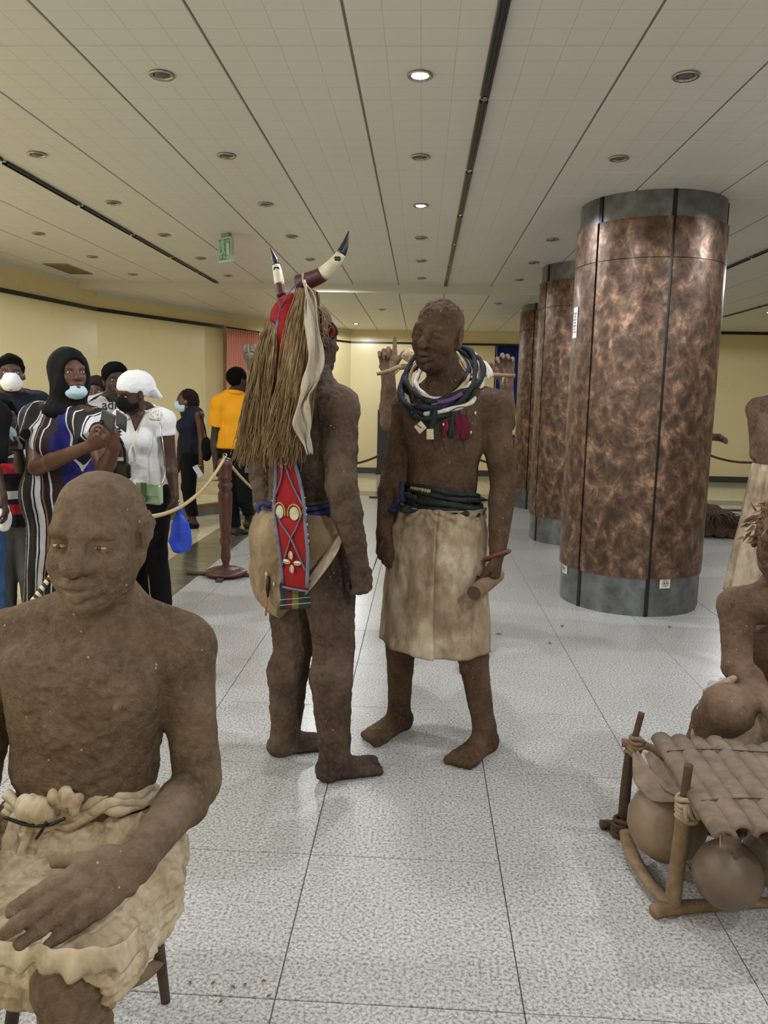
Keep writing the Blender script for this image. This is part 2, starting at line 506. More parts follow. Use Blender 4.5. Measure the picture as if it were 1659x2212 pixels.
def wall_mat():
    t = NT('wall_yellow'); co = t.n('ShaderNodeNewGeometry').outputs['Position']
    c = t.mix(t.noise(.7, 4, .6, co), lin((236, 219, 164)), lin((244, 230, 184)))
    s = t.noise(2.5, 5, .7, co); c = t.mix(t.math('MULTIPLY', t.ramp(s, [(.58, (0, 0, 0)), (.75, (1, 1, 1))]), .25), c, lin((190, 166, 116)))
    t.col(c); t.set(Roughness=.28, Specular_IOR_Level=.45); t.bump(t.noise(6, 3, .5, co), .06, .02); return t.m
M['wall'] = wall_mat()
M['soffit'] = simple('soffit_white', (226, 222, 206), .6)
M['blacktrim'] = simple('black_trim', (26, 24, 24), .35)
M['darkbase'] = simple('dark_skirting', (58, 62, 64), .3)
M['black'] = simple('black_metal', (18, 18, 20), .35)
M['chrome'] = simple('chrome', (190, 186, 178), .18, 1.0)
M['socket'] = simple('socket_plastic', (228, 226, 220), .4)
M['paper'] = simple('paper', (226, 226, 226), .8)
M['ink'] = simple('grey_ink', (150, 148, 160), .9)
M['inkred'] = simple('pink_ink', (206, 150, 168), .9)
def copper():
    t = NT('hammered_copper')
    v = t.map(scale=(1, 1, .8))
    wob = t.n('ShaderNodeTexNoise', i_Vector=v, i_Scale=6.0, i_Detail=2.0).outputs['Color']
    mv = t.n('ShaderNodeVectorMath', operation='MULTIPLY_ADD'); t.L(wob, mv.inputs[0]); mv.inputs[1].default_value = (.22, .22, .22); t.L(v, mv.inputs[2])
    vv = mv.outputs[0]
    d = t.vor(14, vv, 'SMOOTH_F1'); n = t.noise(10, 6, .62, v, 3.2); n2 = t.noise(24, 4, .6, v, 2.0)
    f = t.math('ADD', t.math('MULTIPLY', d, .45), t.math('ADD', t.math('MULTIPLY', n, .5), t.math('MULTIPLY', n2, .25)))
    c = t.ramp(f, [(.44, lin((74, 57, 48))), (.56, lin((100, 78, 65))), (.66, lin((130, 102, 84))), (.76, lin((178, 144, 120)))])
    t.col(c); t.set(Metallic=.45, Roughness=t.ramp(f, [(.3, (.48, .48, .48)), (.9, (.34, .34, .34))]))
    t.bump(f, .10, .01); return t.m
M['copper'] = copper()
M['zinc'] = simple('brushed_zinc', (104, 108, 112), .35, .75, (138, 142, 146), 9, .1, 20)
def skin(name, c, c2=None):
    t = NT(name); c = lin(c)
    t.col(t.mix(t.noise(14, 4), c, lin(c2) if c2 else tuple(x*1.35 for x in c))); t.set(Roughness=.5, Specular_IOR_Level=.4)
    t.bump(t.noise(160, 3), .06, .003); return t.m
M['skinA'] = skin('skin_warm_brown', (84, 54, 40)); M['skinB'] = skin('skin_deep_brown', (66, 45, 36)); M['skinC'] = skin('skin_dark', (48, 34, 30))
M['hair'] = simple('black_hair', (12, 11, 11), .95, bump=.9, bsc=260, Specular_IOR_Level=.1)
M['hairbrown'] = simple('brown_hair', (40, 28, 22), .8, bump=.9, bsc=150, Specular_IOR_Level=.15)
def fab(name, c, c2=None, rough=.85): return cloth(name, [c, c2 or tuple(min(255, int(x*1.15+3)) for x in c)], rough, None, 5)
M['hijab'] = fab('black_jersey', (13, 13, 15)); M['blackcloth'] = fab('black_cloth', (16, 16, 18)); M['navy'] = fab('navy_cloth', (30, 34, 48)); M['navytee'] = fab('navy_tee', (22, 24, 34))
M['white'] = fab('white_cotton', (226, 226, 228), (240, 240, 242)); M['orange'] = fab('orange_pique', (222, 148, 22), (232, 162, 36)); M['greytee'] = fab('grey_jersey', (178, 178, 174), (194, 194, 190))
M['maskblue'] = fab('mask_blue', (178, 208, 218), (198, 222, 230)); M['maskwhite'] = fab('mask_white', (226, 224, 222)); M['maskblack'] = fab('mask_black', (20, 20, 22))
M['denim'] = cloth('denim', [(52, 82, 124), (84, 118, 160)], .9, None, 9); M['greypants'] = fab('grey_trousers', (92, 92, 90))
M['eyewhite'] = simple('eye_white', (210, 204, 196), .2); M['eyedark'] = simple('eye_dark', (24, 16, 12), .15)
M['eyebrown'] = simple('eye_brown', (74, 56, 38), .2); M['mud_eye'] = simple('shell_eye', (158, 138, 104), .25)
M['wood'] = simple('dark_turned_wood', (74, 44, 38), .35, c2=(92, 56, 46), sc=12)
M['stick'] = simple('muddy_stick', (112, 90, 68), .9, c2=(140, 116, 90), sc=14, bump=.6, bsc=40)
M['stickdark'] = simple('dark_stick', (66, 50, 40), .8, c2=(84, 64, 50), sc=14, bump=.5, bsc=50)
M['goldrope'] = None
def rope_mat(name, a, b, sc):
    t = NT(name); uv = t.sep(t.co)
    f = t.math('FRACT', t.math('MULTIPLY', t.math('ADD', t.math('ADD', uv[1], uv[2]), uv[0]), sc))
    t.col(t.ramp(f, [(.0, lin(a)), (.5, lin(a)), (.52, lin(b)), (1, lin(b))], 'LINEAR')); t.set(Roughness=.5); return t.m
M['goldrope'] = rope_mat('gold_rope', (206, 186, 132), (176, 152, 96), 60); M['blackrope'] = rope_mat('black_gold_rope', (26, 22, 20), (206, 190, 150), 22)
# ------------------------------------------------------------------ the hall: floor, ceiling, walls
CH, LOWH = 2.75, 2.667
TX, TY, X0, Y0 = .542, .5385, -.31, 3.165
WALL_L = [(-4.75, -3.2), (-4.62, 4.0), (-4.42, 8.0), (-4.12, 9.75), (-3.08, 12.0), (-1.35, 14.6)]
WALL_B = [(-1.35, 14.6), (9.0, 14.6)]
floor = thing('floor', 'speckled white granite tile floor with dark band and cream marble beyond', 'floor', (0, 0, 0), kind='structure')
obj('floor_bed', box((1.5, 6, -.056), (16, 20, .1)), M['joint'], floor, False)
XB0, XB1, YB0, YB1 = -2.15, -1.735, 11.2, 11.75
S = .59
tl = []
def tile_geo(x0, x1, y0, y1, g=.0016, z=0.0, t=.006):
    return box(((x0+x1)/2, (y0+y1)/2, z-t/2), (x1-x0-2*g, y1-y0-2*g, t), None, .0012)
def in_view(x, y, z, m=60):
    a, b = proj((x, y, z)); return y > .6 and -m < a < 1659+m and -m < b < 2212+m
cells = []
xi = [-.31+S*i for i in range(-3, 10)]; yi = [2.22+S*j for j in range(-6, 19)]
for i, xa in enumerate(xi[:-1]):
    for j, ya in enumerate(yi[:-1]):
        x0, x1, y0, y1 = max(xa, XB1), xa+S, ya, min(ya+S, YB0)
        if x1-x0 < .02 or y1-y0 < .02: continue
        v = any(in_view(x, y, 0) for x in (x0, (x0+x1)/2, x1) for y in (y0, (y0+y1)/2, y1))
        cells.append((not v, math.hypot((x0+x1)/2, (y0+y1)/2), x0, x1, y0, y1))
cells.sort(); rest = []
proto = None
for k, (nv, dd, x0, x1, y0, y1) in enumerate(cells):
    if nv or k >= 290: rest.append(tile_geo(x0, x1, y0, y1)); continue
    if abs(x1-x0-S) < 1e-6 and abs(y1-y0-S) < 1e-6:
        if proto is None:
            proto = obj('floor_tile', tile_geo(-S/2, S/2, -S/2, S/2), M['granite'], floor, False); o = proto
        else:
            o = proto.copy(); COL.objects.link(o)
        o.location = ((x0+x1)/2, (y0+y1)/2, 0)
    else: obj('floor_tile', tile_geo(x0, x1, y0, y1), M['granite'], floor, False)
r_ = obj('floor_tile_rest', join(*rest), M['granite'], floor, False); r_['kind'] = 'stuff'
bands = []
for j in range(-5, 15): bands.append(tile_geo(XB0, XB1, j*.8, min(j*.8+.8, YB1)))
o = obj('dark_band', join(*bands), M['slate'], floor, False, label='dark grey stone band between the granite and the marble')
obj('dark_band', join(*[tile_geo(XB1+k*.8, XB1+k*.8+.8, YB0, YB1) for k in range(12)]), M['slate'], floor, False)
k = 0; mar = []
for i in range(4):
    for j in range(-5, 20):
        mar.append(tile_geo(XB0-(i+1)*.8, XB0-i*.8, j*.8, j*.8+.8))
for i in range(14):
    for j in range(4): mar.append(tile_geo(XB0+i*.8, XB0+i*.8+.8, YB1+j*.8, YB1+j*.8+.8))
vis = []; hid = []
for g in mar:
    c = np.mean(np.array(g[0]), 0); (vis if in_view(*c, m=90) else hid).append(g)
for g in vis: obj('marble_tile', g, M['marble'], floor, False)
r_ = obj('marble_tile_rest', join(*hid), M['marble'], floor, False); r_['kind'] = 'stuff'

ceiling = thing('ceiling', 'off-white suspended ceiling of square panels', 'ceiling', (0, 0, CH), kind='structure')
obj('ceiling_grid', box((1.5, 6, CH+.057), (16, 20, .1)), M['ceilgap'], ceiling, False)
def ctile(x0, x1, y0, y1, z=CH, gx=.0055, gy=.003): return box(((x0+x1)/2, (y0+y1)/2, z+.005), (x1-x0-2*gx, y1-y0-2*gy, .010), None, .002)
COLS = [(1.54, 5.59), (1.65, 8.05), (1.77, 10.55)]
cells = []
for i in range(-9, 17):
    for j in range(-13, 22):
        x0, y0 = X0+TX*i, Y0+TY*j
        if x0 > 7.6 or x0+TX < -4.9 or y0 > 14.6 or y0 < -3.2: continue
        v = any(in_view(x, y, CH) for x in (x0, x0+TX/2, x0+TX) for y in (y0, y0+TY/2, y0+TY))
        if y0 > 9.2 and x0 < 1.6: v = False
        cells.append((not v, math.hypot(x0+TX/2, y0+TY/2), x0, x0+TX, y0, y0+TY))
cells.sort(); rest = []; proto = None
for k, (nv, dd, x0, x1, y0, y1) in enumerate(cells):
    if nv or k >= 290: rest.append(ctile(x0, x1, y0, y1)); continue
    if proto is None:
        proto = obj('ceiling_panel', ctile(-TX/2, TX/2, -TY/2, TY/2), M['ceil'], ceiling, False); o = proto
    else: o = proto.copy(); COL.objects.link(o)
    o.location = ((x0+x1)/2, (y0+y1)/2, 0)
for o in list(ceiling.children):
    if o.name.startswith('ceiling_panel'): o.location.z = 0
# mesh of the shared panel was made in world height: move it to the ceiling's own frame
r_ = obj('ceiling_panel_rest', join(*rest), M['ceil'], ceiling, False); r_['kind'] = 'stuff'
# dropped soffit at the far end
lowc = thing('ceiling', 'lower white ceiling beyond the soffit edge', 'ceiling', (0, 9.4, LOWH), kind='structure')
obj('soffit_fascia', box((-1.2, 9.43, (CH+LOWH)/2+.0), (6.9, .06, CH-LOWH+.02), None, .003), M['soffit'], lowc, False)
obj('soffit_backing', box((-1.2, 12.1, LOWH+.05), (6.8, 5.3, .08)), M['ceilgap'], lowc, False)
pn = []
for i in range(-8, 5):
    for j in range(10):
        x0, y0 = X0+TX*i, 9.47+TY*j
        g = ctile(x0, x0+TX, y0, y0+TY, LOWH); c = np.mean(np.array(g[0]), 0)
        if in_view(*c): obj('ceiling_panel', g, M['ceil'], lowc, False)

def wall(name, pts, z0, z1, mat, off=0.0, t=.12):
    gs = []
    p = np.array(pts, float); n = len(p); V, F = [], []
    nr = []
    for i in range(n):
        d = nrm(p[min(i+1, n-1)]-p[max(i-1, 0)]); nr.append(np.array([d[1], -d[0]]))
    for i in range(n):
        a = p[i]+nr[i]*off; b = p[i]-nr[i]*t
        V += [(*a, z0), (*a, z1), (*b, z1), (*b, z0)]
    for i in range(n-1):
        for k in range(4): F.append((i*4+k, i*4+(k+1) % 4, (i+1)*4+(k+1) % 4, (i+1)*4+k))
    F += [(3, 2, 1, 0), tuple((n-1)*4+k for k in range(4))]
    return V, F
def structure(name, geo, mat, label, smooth=False):
    o = solo(name, geo, mat, label, name.split('_')[0], smooth=smooth); o['kind'] = 'structure'; return o
structure('wall_left', wall('', WALL_L, 0, CH, M['wall']), M['wall'], 'pale yellow glossy wall curving along the side')
structure('wall_back', wall('', WALL_B, 0, CH, M['wall']), M['wall'], 'pale yellow wall at the far end of the hall')
structure('wall_right', wall('', [(9, 14.6), (9, -3.2)], 0, CH, M['wall']), M['wall'], 'pale yellow wall on the far right side')
structure('wall_front', wall('', [(9, -3.2), (-4.75, -3.2)], 0, CH, M['wall']), M['wall'], 'pale yellow wall behind the visitors hall')
structure('baseboard_left', wall('', WALL_L, 0, .11, None, .014, 0), M['darkbase'], 'dark grey skirting along the curved yellow wall')
structure('baseboard_back', wall('', WALL_B, 0, .11, None, .014, 0), M['darkbase'], 'dark grey skirting along the far yellow wall')
structure('trim_1', wall('', WALL_L[:4]+[(-3.08, 12.0)], 2.43, 2.475, None, .02, 0), M['blacktrim'], 'black picture rail along the curved yellow wall')
structure('trim_2', wall('', [(-1.95, 13.7), (-1.35, 14.6), (3.2, 14.6)], 2.425, 2.46, None, .02, 0), M['blacktrim'], 'black picture rail along the far yellow wall')
structure('trim_3', wall('', [(5.3, 14.6), (6.35, 14.6)], 2.70, 2.745, None, .03, 0), M['blacktrim'], 'short dark slot under the ceiling on the far wall')
structure('trim_4', wall('', WALL_L[1:4], 2.70, 2.75, None, .02, 0), M['soffit'], 'white cornice where the curved wall meets the ceiling')
structure('trim_5', wall('', WALL_L[3:], LOWH-.05, LOWH, None, .02, 0), M['soffit'], 'white cornice under the lower ceiling on the curved wall')
# low step in front of the curved wall
e0, e1 = G(300, 1132), G(490, 1108)
d_ = (e1-e0)/np.linalg.norm(e1-e0); f0 = e0-d_*1.2; f1 = e1+d_*.45
poly = [(f0[0], f0[1]), (f1[0], f1[1]), (f1[0]-.2, f1[1]+1.6), (-3.2, 11.5), (-4.0, 9.7)]
poly = [(float(a), float(b)) for a, b in poly]
st = thing('stage_step', 'low step with brown wooden edge in front of the curved wall', 'step', (poly[0][0], poly[0][1], 0), kind='structure')
obj('step_face', prism(poly, 0, .10), M['slate'], st, False)
obj('wood_edge', prism([(a, b) for a, b in poly], .10, .135), simple('step_wood', (126, 84, 58), .4), st, False)
pc = np.mean(np.array(poly), 0); inner = [tuple(pc+(np.array(q)-pc)*.94) for q in poly]
obj('step_top', prism(inner, .134, .140), M['marble'], st, False)
# slim dark door leaf edge on the back wall
db = P(816, 960, 14.5)
solo('display_panel', join(box((db[0]+.14, 14.5, .62), (.30, .05, 1.18), None, .01), box((db[0]+.14, 14.5, .02), (.34, .16, .04), None, .01)), M['blacktrim'], 'black freestanding panel against the far yellow wall', 'panel', smooth=False)

# ------------------------------------------------------------------ ceiling fittings
def track(x, ya, yb, gaps, label):
    t = thing('ceiling_track', label, 'ceiling track', (x, ya, CH), 'black ceiling tracks')
    ys = [ya]+gaps+[yb]
    for a, b in zip(ys[:-1], ys[1:]):
        s = obj('track_section', join(box((x-.014, (a+b)/2, CH-.008), (.010, b-a-.05, .022), None, .002), box((x+.014, (a+b)/2, CH-.008), (.010, b-a-.05, .022), None, .002), box((x, (a+b)/2, CH-.003), (.03, b-a-.05, .008))), M['black'], t, False)
        obj('bright_edge', box((x-.0215, (a+b)/2, CH-.004), (.004, b-a-.06, .008)), M['chrome'], s, False)
        for y in (a+.012, b-.012): obj('end_clip', box((x, y, CH-.006), (.03, .016, .012), None, .003), M['chrome'], t, False)
track(.24, 1.4, 9.38, [2.6, 3.655, 4.74, 5.83, 6.9, 7.95, 8.7], 'black ceiling track running past the lit downlights')
track(-2.48, 2.4, 9.38, [3.5, 4.62, 5.66, 6.66, 7.7, 8.6], 'black ceiling track beside the green exit sign')
track(2.92, 3.0, 9.3, [4.2, 5.4, 6.6, 7.35, 8.4], 'black ceiling track behind the nearest copper column')
track(4.5, 6.0, 13.4, [7.2, 8.4, 9.6, 10.8, 12.1], 'black ceiling track far behind the copper columns')
M['lampoff'] = simple('lamp_glass_off', (96, 92, 86), .25)
em = NT('lamp_glow'); em.set(Emission_Color=(1, .97, .93, 1), Emission_Strength=60.0); M['lampon'] = em.m
M['bulb'] = simple('lamp_reflector', (170, 165, 155), .2, .8)
LIT = {(0, 0), (0, 2), (-1, 5)}
POWER = 58.0
def downlight(x, y, lit, z=CH, power=POWER):
    n = np.array([x, y, z])
    near = 'lit' if lit else 'unlit'
    t = thing('downlight', 'bright round recessed downlight, unseen, switched on outside the view' if lit else 'dim round recessed downlight switched off', 'downlight', n, 'lit ceiling downlights' if lit else 'unlit ceiling downlights')
    ring = lathe([(.040, -.001), (.052, -.003), (.055, -.008), (.050, -.011), (.038, -.008), (.035, .004), (.040, .004)][::-1], 20, n)
    obj('trim_ring', ring, M['chrome'], t)
    obj('reflector', lathe([(.039, -.0005), (.030, .001), (.026, .006)], 16, n), M['bulb'] if not lit else M['chrome'], t)
    obj('lamp', ball(n+np.array([0, 0, -.002]), (.034, .034, .012), 12), M['lampon'] if lit else M['lampoff'], t)
    if lit:
        ld = bpy.data.lights.new('downlight_beam', 'SPOT'); ld.shadow_soft_size = .045; ld.spot_size = math.radians(174); ld.spot_blend = .12; ld.energy = power; ld.color = (.915, .955, 1.0)
        lo = bpy.data.objects.new('downlight_beam', ld); COL.objects.link(lo); lo.location = (x, y, z-.03)
    return t
NXD, NYD = 1.085, 1.085
for i in range(-3, 3):
    for j in range(0, 6):
        x, y = -.045+NXD*i, 3.42+NYD*j
        if min(math.hypot(x-cx, y-cy) for cx, cy in COLS) < .62: continue
        if not in_view(x, y, CH, 30): continue
        t = downlight(x, y, (i, j) in LIT)
        if (i, j) in LIT: t['label'] = {(0, 0): 'bright downlight over the two standing statues beside the black track', (0, 2): 'bright downlight deeper along the black track, beyond the standing statues', (-1, 5): 'bright downlight close to the white soffit edge'}[(i, j)]
for (x, y) in [(-1.15, 13.3)]: downlight(x, y, True, LOWH, 50)['label'] = 'bright downlight in the lower ceiling near the back corner'
for (x, y) in [(.5, 11.2), (.5, 12.3), (-.6, 11.2), (.95, 10.3)]: downlight(x, y, False, LOWH)
for (x, y) in [(3.2, 6.7), (3.3, 9.9)]: downlight(x, y, False)
# unseen lit lamps outside the view, some added to brighten walls and ceiling
for (x, y) in [(-2.2, 1.25), (1.04, .17), (-3.3, 3.42), (-3.3, 5.59), (-3.3, 2.33), (2.12, 2.33), (3.2, 4.5), (3.9, 8.2), (4.9, 11.5), (4.3, 1.25), (-1.13, -2.0), (2.12, -1.5), (-3.3, -1.0)]:
    downlight(x, y, True)
# exit sign
es = thing('exit_sign', 'small green exit sign hanging from the ceiling panels', 'sign', P(488, 508, 6.6)*np.array([1, 1, 0])+np.array([0, 0, CH]))
ec = WLOC[es.name]; Rz = rotz(math.radians(-38))
t = NT('exit_green'); t.col(t.ramp(t.noise(22, 3), [(.45, lin((40, 92, 62))), (.6, lin((150, 180, 160)))])); t.set(Roughness=.3, Emission_Color=(*lin((70, 130, 90)), 1), Emission_Strength=.25); M['exitg'] = t.m
cc = np.array([-1.665, 6.6, 2.618])
obj('sign_frame', box(cc, (.17, .035, .20), Rz, .004), simple('sign_frame', (206, 208, 204), .4), es, False)
obj('sign_face', box(cc+Rz@np.array([0, -.018, 0]), (.148, .004, .17), Rz), M['exitg'], es, False)
obj('hanger', box((cc[0], cc[1], 2.735), (.10, .03, .034), Rz), simple('sign_mount', (150, 148, 142), .5), es, False)
# running figure pictogram and arrow on the sign
pc = simple('sign_white', (214, 226, 218), .5)
def onsign(u, v): return cc+Rz@np.array([u, -.021, v])
obj('pictogram', join(ball(onsign(-.01, .045), .009, 8), tube([onsign(-.01, .035), onsign(-.016, .0)], .008, 6), tube([onsign(-.016, .0), onsign(.006, -.018), onsign(.002, -.042)], .005, 6), tube([onsign(-.016, .0), onsign(-.03, -.03), onsign(-.045, -.034)], .005, 6), tube([onsign(-.012, .026), onsign(.014, .014)], .004, 6), box(onsign(.045, 0), (.034, .002, .09), Rz)), pc, es, False)
# ceiling vent
vx = np.mean([G(*q, CH) for q in ((105, 570), (145, 568), (188, 592), (150, 590))], 0)
cv = thing('ceiling_vent', 'tan grille panel in the ceiling near the curved wall', 'vent', (vx[0], vx[1], CH))
obj('vent_frame', box((vx[0], vx[1], CH-.004), (.26, .66, .012), None, .003), simple('vent_tan', (150, 134, 108), .6), cv, False)
for k in range(8): obj('slat', box((vx[0], vx[1]-.27+k*.077, CH-.012), (.22, .03, .006)), simple('vent_slat', (128, 112, 88), .6), cv, False)

# ------------------------------------------------------------------ copper columns
def column(cx, cy, label, ang0, angL=None):
    t = thing('column', label, 'column', (cx, cy, 0), 'copper clad columns'); t['kind'] = 'structure'
    obj('core', lathe([(.462, 0), (.462, CH)], 48, (cx, cy, 0)), M['black'], t)
    N = 5; g = .018
    def shell(a0, a1, r0, z0, z1, th, n=14):
        A = np.zeros((n+1, 2, 3))
        for i in range(n+1):
            a = a0+(a1-a0)*i/n
            A[i, 0] = (cx+r0*math.cos(a), cy+r0*math.sin(a), z0); A[i, 1] = (cx+r0*math.cos(a), cy+r0*math.sin(a), z1)
        return grid(A[::-1], thick=th)
    an = [ang0+2*math.pi*k/N for k in range(N)]
    if angL is not None:
        gap = (angL-ang0+math.pi) % (2*math.pi)-math.pi; sg = 1 if gap > 0 else -1; rest = (2*math.pi-abs(gap))/(N-1)
        an = sorted([ang0, ang0+gap]+[ang0+gap+sg*rest*k for k in range(1, N-1)])
    an.append(an[0]+2*math.pi)
    for k in range(N):
        a0 = an[k]+g; a1 = an[k+1]-g
        modsmooth(obj('base_plate', shell(a0, a1, .479, .0, .30, .014), M['zinc'], t))
        modsmooth(obj('top_plate', shell(a0, a1, .476, CH-.20, CH, .014), M['zinc'], t))
        modsmooth(obj('copper_panel', shell(a0, a1, .494, .262, 2.335, .02), M['copper'], t))
        modsmooth(obj('copper_panel', shell(a0, a1, .494, 2.339, CH-.165, .02), M['copper'], t))
        a = an[k]
        obj('joint_strip', box((cx+.474*math.cos(a), cy+.474*math.sin(a), CH/2), (.02, .026, CH-.002), rotz(a)), M['black'], t, False)
    return t
def oncol(c, ang, r, z): return np.array([c[0]+r*math.cos(ang), c[1]+r*math.sin(ang), z])
def ang_for(px, c, r, z):
    best = None
    for k in range(720):
        a = math.radians(k*.5); q = oncol(c, a, r, z)
        if (q-np.array([c[0], c[1], z]))@(q*np.array([1, 1, 0])) > 0: continue
        e = abs(proj(q)[0]-px)
        if best is None or e < best[0]: best = (e, a)
    return best[1]
column(*COLS[0], 'copper clad column with a paper notice and a wall socket', ang_for(1428, COLS[0], .494, 1.4), ang_for(1271, COLS[0], .494, 1.4))
column(*COLS[1], 'copper clad column standing between two other copper columns', ang_for(1174, COLS[1], .494, 1.4)-.1)
column(*COLS[2], 'copper clad column farthest along the row, nearest the blue banner', ang_for(1146, COLS[2], .494, 1.4))
def socket(px, py, label):
    z = .235; a = ang_for(px, COLS[0], .482, z); c = oncol(COLS[0], a, .4835, z); R = rotz(a)
    t = thing('wall_socket', label, 'socket', c)
    obj('plate', box(c, (.010, .078, .078), R, .004), M['socket'], t, False)
    obj('recess', lathe([(.026, 0), (.026, .003), (.019, .0035)], 16, c+R@np.array([.0045, 0, 0]), R@np.array([[0, 0, 1], [1, 0, 0], [0, 1, 0]])), simple('socket_inner', (176, 172, 166), .5), t, False)
    for s in (-1, 1): obj('pin_hole', ball(c+R@np.array([.009, s*.009, 0]), .004, 8), M['black'], t)
socket(1436, 1272, 'white wall socket on the front of the column base')
socket(1221, 1240, 'white wall socket on the side of the column base')
a = ang_for(1243, COLS[0], .498, 1.9); ca, cb = a-.012-.12, a-.012+.055
A = np.zeros((9, 2, 3)); zt = P(1243, 672, 5.75)[2]; zb = P(1243, 736, 5.75)[2]
for i in range(9):
    aa = ca+(cb-ca)*i/8; A[i, 0] = oncol(COLS[0], aa, .4965, zb); A[i, 1] = oncol(COLS[0], aa, .4965, zt)
nt = thing('paper_notice', 'white paper notice with printed lines taped to a copper column', 'notice', oncol(COLS[0], a, .497, zb))
obj('sheet', grid(A[::-1], thick=-.0008), M['paper'], nt, False)
for k in range(7):
    z = zt-(.2+.1*k)*(zt-zb); B = np.zeros((6, 2, 3)); f0, f1 = (.25, .75) if k % 2 else (.15, .85)
    for i in range(6):
        aa = ca+(cb-ca)*(f0+(f1-f0)*i/5); B[i, 0] = oncol(COLS[0], aa, .4985, z-.007); B[i, 1] = oncol(COLS[0], aa, .4985, z+.007)
    obj('printed_line', grid(B[::-1], thick=-.0006), M['inkred'] if k > 4 else M['ink'], nt, False)
# ------------------------------------------------------------------ figure library
def lerp(a, b, t): return np.asarray(a)+(np.asarray(b)-np.asarray(a))*t
def axes(r, f, u): return np.stack([nrm(r), nrm(f), nrm(u)], 1)
def ortho(f, u):
    """columns: right, forward, up; up kept, forward made square to it"""
    u = nrm(u); f = nrm(np.asarray(f, float)-u*(np.asarray(f)@u)); return np.stack([np.cross(f, u), f, u], 1)
def head_prims(c, f, u, H=.24, eyes=True, nose=1.0, lips=1.0, ears=True, open_lids=False, ear=1.0):
    A = ortho(f, u); q = lambda x, y, z: np.asarray(c)+H*(A@np.array([x, y, z]))
    p = [ell(q(0, -.06, .13), H*np.array([.315, .40, .36]), A, .02),
         ell(q(0, .10, -.14), H*np.array([.265, .27, .36]), A, .035),
         ell(q(0, .20, -.36), H*np.array([.17, .15, .13]), A, .03),
         cone(q(-.17, .295, .10), q(.17, .295, .10), H*.045, H*.045, .022),
         ell(q(-.16, .22, -.13), H*np.array([.11, .10, .11]), A, .02), ell(q(.16, .22, -.13), H*np.array([.11, .10, .11]), A, .02)]
    for s in (-1, 1): p.append(ell(q(s*.145, .385, .012), H*np.array([.092, .075, .055]), A, .014, -1))
    for s in (-1, 1):
        p.append(ell(q(s*.145, .285, .008), H*np.array([.076, .06, .05]), A, .006))
        if open_lids: p.append(ell(q(s*.145, .36, .006), H*np.array([.062, .06, .016]), A, .003, -1))
    p += [cone(q(0, .35, .05), q(0, .44*nose, -.10), H*.036, H*.055, .014),
          ell(q(0, .435*nose, -.115), H*np.array([.062, .05, .05]), A, .012),
          ell(q(-.062, .375, -.13), H*np.array([.048, .052, .042]), A, .008), ell(q(.062, .375, -.13), H*np.array([.048, .052, .042]), A, .008),
          ell(q(0, .30, -.265), H*np.array([.13, .085, .085]), A, .02)]
    L = .034*lips
    for s in (-1, 1):
        p.append(cone(q(s*.125, .335, -.275), q(s*.02, .412, -.240), H*L*.7, H*L, .005))
        p.append(cone(q(s*.12, .335, -.288), q(s*.0, .408, -.320), H*L*.75, H*L*1.15, .005))
    p.append(ell(q(0, .44, -.278), H*np.array([.13, .085, .007]), A, .003, -1))
    p.append(ell(q(0, .325, -.415), H*np.array([.085, .06, .06]), A, .015))
    if ears:
        for s in (-1, 1):
            E_ = ortho(A@np.array([s*.35, 1, 0]), A@np.array([0, -.15, 1]))
            p.append(ell(q(s*(.328+.08*(ear-1)), -.03, -.02), H*ear*np.array([.035, .095, .15]), E_, .008))
            p.append(ell(q(s*(.360+.12*(ear-1)), .0, .0), H*ear*np.array([.025, .05, .085]), E_, .004, -1))
            p.append(ell(q(s*.318, .015, -.135), H*np.array([.03, .04, .045]), E_, .006))
    return p
def eyes_geo(c, f, u, H=.24):
    A = ortho(f, u); q = lambda x, y, z: np.asarray(c)+H*(A@np.array([x, y, z]))
    W = [ball(q(s*.145, .300, .006), H*np.array([.060, .042, .020]), 14, A) for s in (-1, 1)]
    B = [ball(q(s*.145+.004, .335, .006), H*np.array([.020, .009, .016]), 10, A) for s in (-1, 1)]
    return W, B
